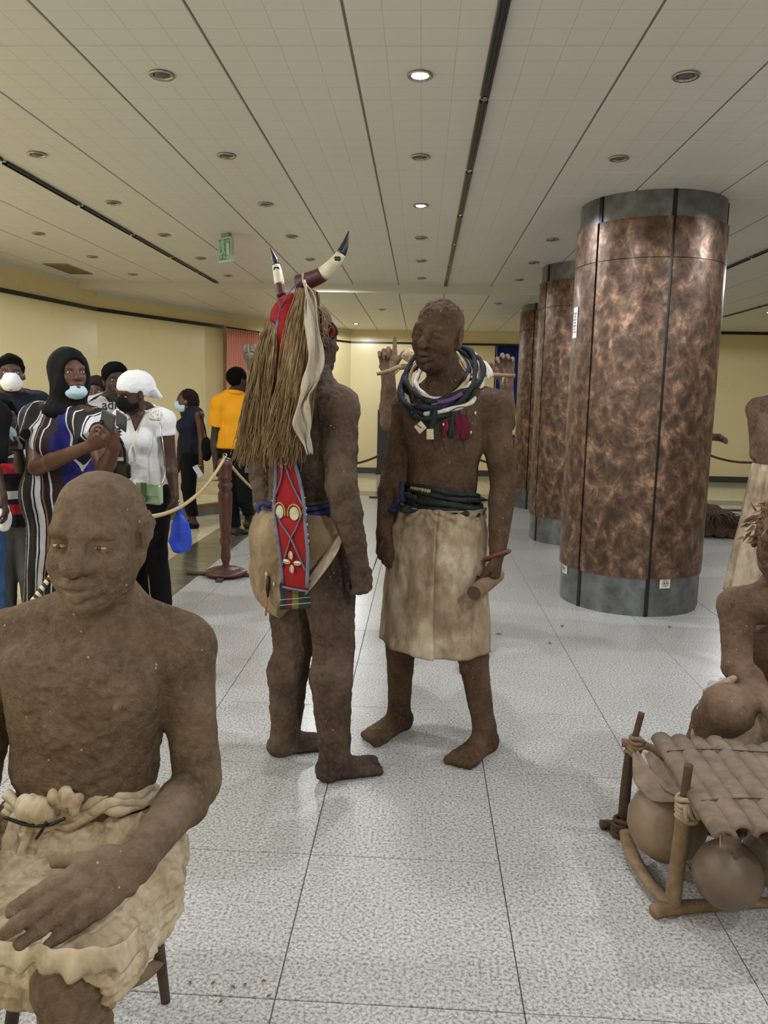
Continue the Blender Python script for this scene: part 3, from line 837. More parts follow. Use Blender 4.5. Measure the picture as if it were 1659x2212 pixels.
def hand_prims(w, d, n, th, s=1.0, curl=(12, 16, 12), thumb=(35, 20), spread=3, k=.006, fing=1.0, fr=1.0, fo=1.0):
    """w wrist, d towards the knuckles, n out of the back of the hand, th thumb side; curl in degrees at the three joints"""
    d = nrm(d); n = nrm(np.asarray(n)-d*(np.asarray(n)@d)); t0 = np.cross(d, n)
    side = t0 if t0@np.asarray(th) > 0 else -t0
    w = np.asarray(w)
    p = [econe(w-d*.01*s, w+d*.025*s, (.027*s, .020*s), (.034*s, .017*s), side, .012), econe(w+d*.03*s, w+d*.085*s, (.036*s, .016*s), (.040*s, .0135*s), side, .012),
         econe(w+d*.025*s+side*.022*s-n*.004*s, w+d*.055*s+side*.03*s-n*.004*s, (.016*s, .014*s), (.013*s, .011*s), n, .012)]
    offs = (.031, .0105, -.0105, -.030); ln = (.068, .077, .072, .056); rr = (.0095, .0100, .0095, .0085)
    for i in range(4):
        b = w+d*(.090-.006*abs(i-1.2))*s+side*offs[i]*s*fo
        a = 0.0; dv = nrm(d+side*math.tan(math.radians(spread*(1.5-i))))
        l = ln[i]*s*fing; seg = (l*.46, l*.30, l*.24); r = rr[i]*s*fr
        p.append(cone(b-dv*.03*s, b, r*.9, r*1.1, k))
        for j in range(3):
            a += math.radians(curl[j] if not isinstance(curl[0], (list, tuple)) else curl[i][j])
            v = dv*math.cos(a)-n*math.sin(a); e = b+v*seg[j]
            p.append(cone(b, e, r*(1.05-.08*j), r*(.97-.1*j), k*.7)); b = e
    ta = math.radians(thumb[0]); v = nrm(d*math.cos(ta)+side*math.sin(ta)-n*.25)
    b = w+d*.028*s+side*.028*s; e = b+v*.042*s; p.append(cone(b, e, .0135*s, .0115*s, k))
    tb = math.radians(thumb[1]); v2 = nrm(v*math.cos(tb)+(d*.5-side*.55-n*.6)*math.sin(tb)); e2 = e+v2*.032*s; p.append(cone(e, e2, .0112*s, .0088*s, k*.7))
    return p
def foot_prims(an, d, s=1.0, toes=True, g=0.0):
    d = np.array([d[0], d[1], 0.]); d = nrm(d); side = np.array([-d[1], d[0], 0]); a = np.array([an[0], an[1], 0.])
    z = lambda v: np.array([0, 0, g+v*s])
    hb = a-d*.028*s; bl = a+d*.125*s
    p = [ell(hb+z(.034), np.array([.033, .042, .036])*s, axes(side, d, (0, 0, 1)), .02), cone(np.asarray(an), hb+z(.045), .036*s, .034*s, .03),
         econe(a+d*.0*s+z(.055), bl+z(.022), (.036*s, .040*s), (.051*s, .024*s), side, .025), econe(hb+z(.022), bl+z(.018), (.034*s, .022*s), (.050*s, .017*s), side, .02)]
    if toes:
        for i, (o, l, r) in enumerate(((.036, .052, .0155), (.016, .055, .012), (-.002, .050, .0115), (-.019, .042, .011), (-.035, .032, .0105))):
            pass
        sg = -toes
        for (o, l, r) in ((.032, .046, .0200), (.012, .046, .0150), (-.006, .042, .0145), (-.022, .037, .0142), (-.036, .030, .0140)):
            b = bl+side*sg*o*1.25*s; p.append(cone(b+z(.019), b+d*l*s+z(.0140), r*s*1.0, r*s*1.0, .002))
    return p
class Fig:
    """joints: pel chest nb shL shR elL elR wrL wrR hipL hipR knL knR anL anR; f chest forward"""
    def __init__(s, J, f, sz=1.0, build=1.0, female=False, am=1.0, lm=1.0):
        s.J = {k: np.asarray(v, float) for k, v in J.items()}; s.s = sz; s.b = build; s.f = nrm(f); s.female = female; s.am = am; s.lm = lm
        J = s.J; s.r = nrm(J['shR']-J['shL']); s.u = nrm(J['nb']-J['pel'])
    def torso(s, d=0.0, sleeves=0.0, waist=1.0):
        J, z, b = s.J, s.s, s.b; u = s.u; A = ortho(s.f, u); r = A[:, 0]; f = A[:, 1]
        V = lambda *v: np.array(v)*z*b
        ab = J.get('belly', lerp(J['pel'], J['chest'], .5))
        p = [ell(J['pel'], V(.158, .108, .115), A, .03), econe(J['pel'], ab, (.142*z*b, .102*z*b), (.136*z*b*waist, .098*z*b), r, .04),
             econe(ab, J['chest'], (.136*z*b*waist, .098*z*b), (.148*z*b, .104*z*b), r, .04), ell(J['chest'], V(.156, .110, .150), A, .04),
             cone(lerp(J['shL'], J['shR'], .16), lerp(J['shL'], J['shR'], .84), .066*z, .066*z, .05)]
        for k, sg in (('shL', -1), ('shR', 1)):
            p.append(cone(J['nb']+u*.025*z, lerp(J[k], J['nb'], .12), .048*z, .050*z, .04))
            if s.female: p.append(ell(J['chest']+f*.082*z+r*sg*.07*z+u*.005, V(.066, .058, .068), A, .03))
            else: p.append(ell(J['chest']+f*.065*z+r*sg*.072*z+u*.055*z, V(.075, .042, .062), A, .03))
            p.append(ell(J['pel']-f*.05*z+r*sg*.065*z-u*.05*z, V(.080, .082, .09), A, .03))
        return [infl(q, d) for q in p] if d else p
    def arm(s, k, d=0.0, upto=None, k_=.015):
        J, z = s.J, s.s*(.5+.5*s.b)*s.am; a, e, w = J['sh'+k], J['el'+k], J['wr'+k]
        if upto is not None:
            e2 = lerp(a, e, min(upto, 1)*1.3)
            cut = [(lerp(a, e, upto), e-a)]
            return [ell(a, .062*z+d, None, .03), cone(a, e2, .055*z+d, .050*z+d*1.4, .02, 1, cut)]
        return [ell(a, .060*z+d, None, .03), cone(a, e, .054*z+d, .043*z+d, k_), cone(e, lerp(e, w, .3), .042*z+d, .043*z+d, .015), cone(lerp(e, w, .3), w, .043*z+d, .028*z+d, .015)]
    def leg(s, k, d=0.0, calf=None):
        J, z = s.J, s.s*(.4+.6*s.b)*s.lm; h, n, a = J['hip'+k], J['kn'+k], J['an'+k]
        bk = calf if calf is not None else -s.f
        m = lerp(n, a, .28)+nrm(bk)*.014*z
        return [cone(h, n, .086*z+d, .054*z+d, .03), cone(n, m, .052*z+d, .056*z+d, .02), cone(m, a, .055*z+d, .040*z+d, .02)]
    def neck(s, hc, r=.055, d=0.0): return [cone(s.J['nb']-s.u*.02, np.asarray(hc)-s.u*.04, r*s.s*1.12+d, r*s.s+d, .03)]
def clay_disp(lump=.003, fine=.0012, sc=22, seed=0):
    return lambda V, N: fbm(V, sc, 3, seed)*lump+fbm(V, sc*5, 2, seed+5)*fine
def wrinkle(axis, amp=.006, sc=18, stretch=.22, seed=0, fine=.001):
    """folds running along axis"""
    def fn(V, N):
        a = nrm(axis); al = V@a; Q = V-np.outer(al*(1-stretch), a)
        w = fbm(Q, sc, 2, seed); return amp*(1-2*np.abs(w))*.9+fine*fbm(V, 90, 2, seed+1)
    return fn
# ------------------------------------------------------------------ seated statue with hand on its thigh
def statue_sitting():
    J = dict(pel=P(185, 1800, 1.56), belly=P(185, 1640, 1.50), chest=P(190, 1490, 1.50), nb=P(222, 1335, 1.53), shL=P(398, 1400, 1.53), shR=P(-5, 1395, 1.53),
             elL=P(428, 1690, 1.52), wrL=P(292, 1862, 1.20), elR=P(-55, 1690, 1.50), wrR=P(-160, 1860, 1.22),
             hipL=P(275, 1850, 1.55), knL=P(150, 2120, 1.09), anL=(-.52, 1.06, .10), hipR=P(90, 1850, 1.55), knR=(-.90, 1.12, .48), anR=(-.93, 1.14, .10))
    F_ = Fig(J, (.04, -1, .03), 1.0, 1.03, am=1.1)
    hc = P(212, 1160, 1.45); hf, hu = np.array([.02, -1, .03]), np.array([.03, -.06, 1])
    p = F_.torso()+F_.arm('L')+F_.arm('R')+F_.leg('L')+F_.leg('R')+F_.neck(hc, .064)
    p += head_prims(hc, hf, hu, .262, nose=1.08, lips=1.5, open_lids=True, ear=1.02)
    Ah = ortho(hf, hu); qh = lambda x, y, z: hc+.262*(Ah@np.array([x, y, z]))
    p += [ell(qh(s_*.19, .10, -.2), .262*np.array([.09, .15, .14]), Ah, .03) for s_ in (-1, 1)]+[ell(qh(0, .37, -.12), .262*np.array([.10, .085, .055]), Ah, .01), ell(qh(0, .41, -.10), .262*np.array([.055, .05, .05]), Ah, .01)]
    p += [cone(qh(s_*.125, .345, -.275), qh(s_*.03, .425, -.238), .0085, .0115, .005) for s_ in (-1, 1)]+[cone(qh(s_*.115, .345, -.288), qh(0, .42, -.328), .0085, .0135, .005) for s_ in (-1, 1)]
    p += [ell(qh(0, .455, -.281), .262*np.array([.13, .09, .006]), Ah, .003, -1), ell(P(311, 1136, 1.475), (.019, .022, .034), None, .008), ell(P(307, 1170, 1.468), (.012, .015, .018), None, .006), ell(P(318, 1134, 1.452), (.008, .010, .022), None, .004, -1)]
    A = ortho(hf, hu)
    p += [cone(J['nb']+np.array([.0, 0, .03]), lerp(J['nb'], J['shL'], .8)+np.array([0, 0, -.005]), .05, .055, .05), cone(J['nb']+np.array([.0, 0, .03]), lerp(J['nb'], J['shR'], .8)+np.array([0, 0, -.005]), .05, .055, .05)]
    p += [cone(J['nb']-np.array([0, .05, .03]), J['shL']+np.array([-.05, -.03, -.005]), .012, .012, .03), cone(J['nb']-np.array([0, .05, .03]), J['shR']+np.array([.05, -.03, -.005]), .012, .012, .03)]
    for sx in (60, 250): p.append(ell(P(sx, 1530, 1.385), .010, None, .01))
    d = P(60, 2000, 1.03)-J['wrL']
    p += hand_prims(J['wrL'], d, np.array([.45, -.55, .75]), (0, .6, 1), 1.16, [(6, 10, 8), (4, 8, 8), (8, 12, 8), (12, 14, 10)], (24, -6), .3, fing=1.32, fr=1.22, fo=.98)
    p += hand_prims(J['wrR'], (0, -.8, -.4), np.array([-.2, -.3, 1.]), (1, .2, 0), 1.1)
    p += foot_prims(J['anL'], (.1, -1), 1.0, 1)+foot_prims(J['anR'], (-.1, -1), 1.0, -1)
    base = np.array([-.66, 1.45, 0])
    t = thing('statue', 'seated bald clay statue with a hand resting on its cloth covered thigh', 'statue', base)
    def disp(V, N):
        rough = np.clip((fbm(V, 6, 2, 3)+.1)*2, 0, 1)
        return fbm(V, 20, 3, 1)*.0026+fbm(V, 70, 2, 6)*(.0006+.0034*rough)
    obj('body', sculpt(p, .0036, disp=disp), M['clay_sit'], t)
    W, B = eyes_geo(hc, hf, hu, .262)
    for a, b in zip(W, B): e = obj('eye', a, M['mud_eye'], t); obj('iris', b, M['eyebrown'], e)
    # cloth over the lap
    hp, kn = J['hipL'], J['knL']
    mid = lerp(J['hipL'], J['hipR'], .5); mk = lerp(J['knL'], J['knR'], .45)
    c = [cone(J['hipL']+np.array([.02, 0, .0]), kn+np.array([.005, .015, .008]), .103, .074, .03), cone(J['hipR'], J['knR'], .104, .08, .03),
         ell(J['pel']+np.array([0, -.05, .05]), np.array([.17, .125, .085]), None, .03), ell(P(300, 1752, 1.49), (.07, .06, .045), None, .03), ell(J['pel']+np.array([0, -.01, -.02]), np.array([.182, .140, .15]), None, .03),
         econe(mid+np.array([0, -.02, .0]), mk+np.array([.02, .03, -.02]), (.17, .075), (.20, .055), (1, 0, 0), .04),
         # the side that hangs off the thigh
         econe(P(370, 1835, 1.52), P(345, 1935, 1.33), (.055, .03), (.055, .035), (0, .3, 1), .03), econe(P(345, 1935, 1.33), P(235, 2080, 1.13), (.06, .03), (.045, .028), (0, .3, 1), .03)]
    ax_ = kn-hp
    def cd_(V, N):
        w1 = wrinkle(ax_+np.array([-.22, 0, 0]), .0085, 50, .07, 2)(V, N); w2 = wrinkle((.8, -.5, .1), .006, 36, .15, 5)(V, N)
        return w1*.8+w2*.8
    skirt = obj('wrap_skirt', sculpt(c, .0037, planes=[(kn+np.array([0, -.012, -.0]), (-.05, -1, -.25)), (J['pel']+np.array([0, 0, .105]), (0, .1, 1))], disp=cd_), M['hide2'], t)
    # hem frill at the knee
    pts = [P(-40, 2090, 1.07), P(40, 2100, 1.055), P(75, 2088, 1.05), P(120, 2112, 1.04), P(170, 2118, 1.04), P(215, 2098, 1.05), P(262, 2100, 1.07), P(300, 2060, 1.12)]
    top = [P(-40, 2020, 1.08), P(40, 2042, 1.055), P(80, 2040, 1.045), P(120, 2050, 1.04), P(170, 2050, 1.04), P(215, 2046, 1.05), P(262, 2040, 1.08), P(300, 2000, 1.14)]
    a, b = spline(top, 40), spline(pts, 40); Gd = np.zeros((40, 7, 3))
    for j in range(7):
        tt = j/6; q = lerp(a, b, tt); Gd[:, j] = q+np.array([0, -1, 0])*(np.sin(np.arange(40)*.9+tt*2)*.006*(.4+tt)+.006*np.sin(tt*math.pi))[:, None]
    obj('hem', grid(Gd, thick=.004), M['hide2'], skirt)
    # rolled and knotted waist
    ring = spline([P(15, 1735, 1.42), P(80, 1772, 1.41), P(150, 1762, 1.41), P(230, 1735, 1.42), P(310, 1722, 1.47), P(340, 1712, 1.53)], 60)
    Vr = []
    for i, (off, rr) in enumerate(((0, .013), (.016, .010), (-.014, .011), (.006, .009))):
        q = ring+np.array([0, -.004, off])+np.array([[0, math.sin(k*.5+i*2)*.004, math.sin(k*.37+i)*.005] for k in range(60)])
        Vr.append(tube(q, rr*(1+.18*np.sin(np.arange(60)*.8+i)), 7))
    obj('waist_roll', join(*Vr), M['hide2'], t)
    for pr in ([(60, 1745, .024), (98, 1752, .024)], [(112, 1748, .013), (122, 1722, .013), (140, 1740, .012)], [(132, 1738, .012), (148, 1716, .014), (163, 1725, .010), (160, 1748, .010)], [(35, 1775, .016), (22, 1830, .014)], [(58, 1790, .011), (50, 1840, .014), (12, 1872, .011)]):
        g = sculpt([cone(P(a[0], a[1], 1.392), P(b[0], b[1], 1.388), a[2], b[2], .008) for a, b in zip(pr[:-1], pr[1:])], .0035, disp=wrinkle((.3, 0, 1), .006, 45, .4, len(pr)))
        obj('waist_knot', g, M['hide2'], t)
    obj('cord', tube(spline([P(10, 1766, 1.37), P(60, 1782, 1.368), P(105, 1782, 1.368), P(140, 1768, 1.37)], 24), .0035, 6), M['black'], t)
    obj('cord', tube(spline([P(100, 1775, 1.365), P(90, 1795, 1.36), P(78, 1812, 1.36)], 10), .003, 6), M['black'], t)
    # stool of forked sticks
    s = thing('stool', 'rough forked stick stool under the seated statue', 'stool', (-.62, 1.6, 0))
    obj('seat', tube(spline([(-.84, 1.60, .30), (-.68, 1.60, .295), (-.55, 1.60, .30)], 12), .035, 10, flat=.6), M['stickdark'], s)
    obj('seat', tube(spline([(-.84, 1.50, .30), (-.68, 1.49, .295), (-.55, 1.50, .30)], 12), .03, 10, flat=.6), M['stickdark'], s)
    fl = G(358, 2163)
    obj('leg', tube(spline([P(338, 2030, 1.56), P(348, 2085, 1.58), fl], 10), [.017, .013, .011], 8), M['stickdark'], s)
    obj('leg', tube(spline([P(346, 2076, 1.575), P(310, 2105, 1.52), P(240, 2140, 1.45), P(215, 2175, 1.44)], 14), [.012, .016, .017, .016], 8), M['stick'], s)
    obj('leg', tube([(-.82, 1.62, .30), (-.88, 1.66, 0)], .015, 8), M['stickdark'], s)
    obj('leg', tube([(-.82, 1.48, .30), (-.86, 1.44, 0)], .015, 8), M['stickdark'], s)
    obj('leg', tube([P(215, 2175, 1.44), P(215, 2175, 1.44)*np.array([1, 1, 0])+np.array([0, -.03, 0])], .015, 8), M['stickdark'], s)
statue_sitting()
# ------------------------------------------------------------------ standing statue with many necklaces
def ringpts(c, r, f, u, rx, ry, tilt, n=48, wob=.0, seed=0, a0=0.0, a1=2*math.pi):
    """loop round a neck or waist; tilt lowers the front"""
    A = ortho(f, u); P_ = []
    for k in range(n):
        a = a0+(a1-a0)*k/(n if abs(a1-a0-2*math.pi) < 1e-6 else n-1)
        d = A[:, 0]*math.cos(a)*rx+A[:, 1]*math.sin(a)*ry-A[:, 2]*math.sin(a)*tilt
        P_.append(np.asarray(c)+d+wob*np.array([math.sin(a*3+seed), math.cos(a*2+seed*2), math.sin(a*4+seed*3)]))
    return np.array(P_)
def col(c, rough=.8, **k): return simple('paint_%d_%d_%d' % c, c, rough, **k)
M['ropewhite'] = cloth('white_rag', [(186, 178, 172), (222, 216, 212)], .95, (150, 132, 120), 30)
M['ragblack'] = cloth('black_rag', [(28, 28, 32), (52, 54, 58)], .8, None, 25); M['ragblue'] = cloth('blue_rag', [(24, 28, 48), (48, 54, 82)], .85, None, 25)
M['raggreen'] = cloth('green_rag', [(24, 38, 36), (46, 60, 54)], .85, (30, 28, 34), 20); M['ragpurple'] = fab('purple_rag', (92, 66, 104)); M['ragpink'] = fab('magenta_rag', (84, 22, 46), (112, 36, 62))
M['ragbeige'] = cloth('beige_rag', [(140, 118, 88), (190, 172, 136)], .9, None, 30); M['bone'] = simple('bone_tablet', (214, 204, 176), .6, c2=(190, 176, 146), sc=30)
def statue_shaman():
    J = dict(pel=P(950, 1130, 3.11), chest=P(962, 935, 3.08), belly=P(955, 1030, 3.09), nb=P(967, 828, 3.11), shR=P(884, 880, 3.15), shL=P(1064, 882, 3.03),
             elR=P(852, 1025, 3.14), wrR=P(830, 1150, 3.04), elL=P(1088, 1035, 3.06), wrL=P(1074, 1192, 2.97), hipR=P(922, 1150, 3.13), hipL=P(982, 1150, 3.07),
             knR=P(864, 1345, 3.13), anR=(-.062, 3.165, .088), knL=P(1006, 1345, 3.0), anL=(.292, 2.985, .088))
    f = np.array([-.33, -.94, 0]); F_ = Fig(J, f, 1.02, .98, am=1.2, lm=1.12)
    hc = P(946, 722, 3.0); hf, hu = np.array([-.44, -.88, -.16]), np.array([.05, -.18, 1])
    p = F_.torso(waist=.97)+F_.arm('L')+F_.arm('R')+F_.leg('L')+F_.leg('R')+F_.neck(hc, .062)+head_prims(hc, hf, hu, .272, lips=1.15, nose=1.1, ear=1.12)
    p += hand_prims(J['wrR'], (-.04, -.10, -1), (-.7, -.6, .1), (.5, -.8, 0), 1.06, [(20, 25, 15), (25, 30, 20), (30, 34, 22), (34, 38, 22)], (15, 15), 2)
    p += hand_prims(J['wrL'], (-.06, -.22, -1), (.85, -.35, .1), (-.4, -.9, 0), 1.12, [(38, 45, 30), (46, 55, 34), (50, 58, 36), (20, 26, 20)], (30, 25), 3)
    p += foot_prims(J['anR'], (-.65, -.76), 1.06, -1)+foot_prims(J['anL'], (-.63, -.78), 1.06, 1)
    t = thing('statue', 'standing clay statue wearing many rag necklaces and a pale wrap skirt', 'statue', (.08, 3.05, 0))
    def disp(V, N):
        r = np.clip((V[:, 2]-1.70)*12, 0, 1)
        return fbm(V, 20, 3, 11)*.0022+fbm(V, 60, 2, 4)*(.0010+.0028*r)
    obj('body', sculpt(p, .0046, disp=disp), M['clay_brown'], t)
    # wrap skirt
    A = ortho(f, (0, 0, 1)); rings = []; nU, nV = 160, 60
    th0 = math.radians(72)
    cs = [(P(950, 1092, 3.10), .174, .140), (P(946, 1140, 3.10), .192, .160), (P(943, 1260, 3.085), .208, .178), (P(942, 1383, 3.06), .222, .182)]
    zs = [c[0][2] for c in cs]
    Gd = np.zeros((nU, nV, 3))
    for i in range(nU):
        a = th0+(2*math.pi+.55)*i/(nU-1); grow = .012*max(0, (i/(nU-1)-.85)/.15)+.006*(i/(nU-1))
        for j in range(nV):
            tt = j/(nV-1)*3; k = min(int(tt), 2); u_ = tt-k
            c = lerp(cs[k][0], cs[k+1][0], u_); rx = cs[k][1]+(cs[k+1][1]-cs[k][1])*u_+grow; ry = cs[k][2]+(cs[k+1][2]-cs[k][2])*u_+grow
            v = j/(nV-1)
            fold = .009*math.sin(a*9+math.sin(v*4)*.8)*v*.8+.005*math.sin(a*17+v*3)*(1-v*.6)+.004*math.sin(v*60+a*4)*math.exp(-v*7)
            # diagonal gathers running from the knot
            fold += .005*math.sin((a-1.2)*9+v*20)*math.exp(-3.5*v)
            ak = ((a-1.50+math.pi) % (2*math.pi))-math.pi; ph_ = math.atan2(v*.55+.02, ak*.20); fold += .0075*math.sin(ph_*15)*math.exp(-2.2*math.hypot(ak*.5, v))
            q = c+A[:, 0]*math.cos(a)*(rx+fold)+A[:, 1]*math.sin(a)*(ry+fold)
            q = q+np.array([0, 0, v*(.004*math.cos(a-.1)+.006*math.sin(a*2+.6)-.012)])
            Gd[i, j] = q
    Gd += (fbm(Gd.reshape(-1, 3), 24, 3, 8)*.007).reshape(nU, nV, 1)*A[:, 1]
    obj('wrap_skirt', grid(Gd[::-1], thick=.004), M['hide'], t)
    # rolled waist band and belts
    wc = P(955, 1082, 3.10)
    for i, (dz, rx, ry, rr, m_, tl) in enumerate(((.002, .160, .122, .013, 'raggreen', .0), (.026, .152, .116, .011, 'ragblack', -.005), (-.018, .166, .128, .012, 'ragblack', .004), (.046, .148, .112, .009, 'raggreen', -.008), (-.036, .172, .134, .010, 'hide', .004))):
        q = ringpts(wc+np.array([0, 0, dz]), None, f, (.12, 0, 1), rx, ry, tl, 56, .004, i)
        obj('belt' if m_ != 'hide' else 'skirt_roll', tube(q, rr*(1+.12*np.sin(np.arange(56)*1.7+i)), 8, closed=True), M[m_], t)
    q = ringpts(wc+np.array([0, 0, .036]), None, f, (.12, 0, 1), .156, .121, -.006, 24, .002, 9, math.radians(50), math.radians(85))
    obj('belt', tube(q, .008*(1+.3*np.sin(np.arange(24)*2.2)), 7), M['ragbeige'], t)
    rnd = random.Random(3)
    for k in range(9):
        c0 = P(862+rnd.uniform(-14, 22), 1078+rnd.uniform(-16, 22), 2.99+rnd.uniform(-.02, .03))
        q = spline([c0, c0+np.array([rnd.uniform(-.03, .03), -.015, rnd.uniform(-.02, .02)]), c0+np.array([rnd.uniform(-.03, .04), 0, rnd.uniform(-.035, .01)])], 10)
        obj('belt_knot', tube(q, [.008, .012, .007], 7), M[('ragblue', 'ragblack', 'raggreen')[k % 3]], t)
    obj('belt_knot', tube(spline([P(868, 1040, 3.0), P(866, 1062, 2.99), P(872, 1085, 2.98)], 10), .009, 7), M['ragblue'], t)
    # necklaces
    nc = P(950, 822, 3.085)
    spec = [(.160, .120, .128, .0105, 'ropewhite', (.010, 0, -.004)), (.150, .118, .136, .0105, 'ragblack', (-.006, -.01, .006)), (.130, .112, .118, .010, 'ragblue', (-.022, -.008, .004)),
            (.146, .112, .100, .011, 'ragblack', (.016, .0, .022)), (.112, .100, .100, .008, 'ragbeige', (-.004, -.004, .014)), (.142, .122, .142, .0095, 'raggreen', (.002, -.014, -.012)), (.126, .10, .096, .010, 'ropewhite', (.026, .01, .028))]
    for i, (rx, ry, tl, rr, m_, off) in enumerate(spec):
        q = ringpts(nc+np.array(off), None, f, (.05, 0, 1), rx, ry, tl, 60, .008, i*1.3)
        obj('necklace', tube(q, rr*(1+.16*np.sin(np.arange(60)*1.3+i)), 9, closed=True), M[m_], t, label={'ropewhite': 'white rag necklace', 'ragblack': 'black rag necklace', 'ragblue': 'navy rag necklace', 'ragbeige': 'beige rope necklace', 'raggreen': 'dark green rag necklace'}[m_])
    q = ringpts(nc+np.array([.002, -.014, .012]), None, f, (.05, 0, 1), .136, .116, .100, 20, .003, 5, math.radians(105), math.radians(145))
    obj('necklace', tube(q, .009, 8), M['ragpurple'], t, label='purple cloth strip on the necklace')
    def plate(px, py, Y, w_, h_, rot, mat, name, th=.005, lab=None):
        c = P(px, py, Y); r = A[:, 0]; u = np.array([0, 0, 1.]); ca, sa = math.cos(rot), math.sin(rot)
        R = np.stack([-r*ca+u*sa, -A[:, 1], r*sa+u*ca], 1)
        obj(name, box(c, (w_, th, h_), R, .0015), mat, t, False, lab)
    plate(908, 923, 2.945, .036, .036, math.radians(42), M['bone'], 'amulet', lab='cream diamond amulet'); plate(929, 938, 2.94, .028, .040, math.radians(3), M['bone'], 'amulet', lab='cream square amulet')
    def rag(pts, wd, mat, lab=None, Y=2.945, nm='rag_pendant'):
        c = spline([P(x, y, Y+dy) for x, y, dy in pts], 14); Gd = np.zeros((14, 6, 3))
        for i in range(14):
            w_ = np.interp(i/13, np.linspace(0, 1, len(wd)), wd)
            for j in range(6): Gd[i, j] = c[i]-A[:, 0]*(j/5-.5)*w_+A[:, 1]*(.006*math.sin(j*1.9+i*.4))
        obj(nm, grid(Gd, thick=.004), mat, t, True, lab)
    rag([(936, 880, 0), (936, 905, -.004), (934, 935, .0)], [.02, .03, .026], M['raggreen'], 'dark green cloth pouch')
    rag([(990, 893, 0), (1000, 920, -.006), (1004, 950, 0)], [.03, .056, .030], M['ragpink'], 'magenta cloth patch')
    rag([(962, 905, 0), (962, 925, -.006), (958, 944, 0)], [.010, .026, .008], M['ragpink'], 'small magenta pendant')
    rag([(975, 890, 0.002), (972, 925, 0), (976, 945, 0.002)], [.03, .034, .02], M['ragblack'])
    rag([(896, 890, 0), (893, 898, 0), (894, 902, 0)], [.012, .016, .01], M['raggreen'])
    for pts in ([(940, 940), (948, 965), (940, 972)], [(952, 935), (962, 975), (975, 978), (980, 968)], [(905, 895), (900, 915), (915, 928)], [(970, 890), (990, 880), (1008, 882), (1005, 905)], [(1000, 950), (1003, 968), (1001, 976)]):
        obj('cord', tube(spline([P(x, y, 2.942) for x, y in pts], 16), .0018, 5), M['black'], t)
    for x, y in ((1017, 934), (958, 917), (1027, 892)): obj('shell_bead', ball(P(x, y, 2.938), (.004, .003, .007), 8), M['bone'], t)
    # bracelet on the wrist, wooden baton in the fist, blade in the other hand
    d = nrm(J['wrL']-J['elL'])
    br = ringpts(J['wrL']+d*.015, None, np.cross(d, (1, 0, 0)), d+np.array([.42, 0, .12]), .052, .042, 0, 40)
    obj('bracelet', tube(br, .0075, 8, closed=True), simple('red_bracelet', (112, 58, 46), .6), t)
    b0, b1 = P(1024, 1281, 2.80), P(1078, 1240, 3.05)
    w_ = thing('wooden_baton', 'short thick wooden baton gripped in the clay fist beside the pale skirt', 'baton', b0)
    dd = nrm(b1-b0); R = frame(dd)
    obj('shaft', lathe([(.0295, 0), (.031, .02), (.030, .12), (.028, .26), (.02, .285)], 16, b0, R), M['stick'], w_)
    obj('cut_end', lathe([(.024, -.0015), (.0285, .001), (.029, .004)], 16, b0, R), M['stickdark'], w_)
    k0, k1 = P(801, 1245, 2.985), P(818, 1195, 3.0)
    kn = thing('small_knife', 'thin dark blade held in the hanging hand of the necklaced statue', 'knife', k0)
    obj('blade', tube(spline([k0, lerp(k0, k1, .6), k1], 10), [.001, .004, .004], 6, flat=.35), M['black'], kn)
    obj('handle', tube([k1, k1+(k1-k0)*.6], .006, 7), M['stickdark'], kn)
statue_shaman()
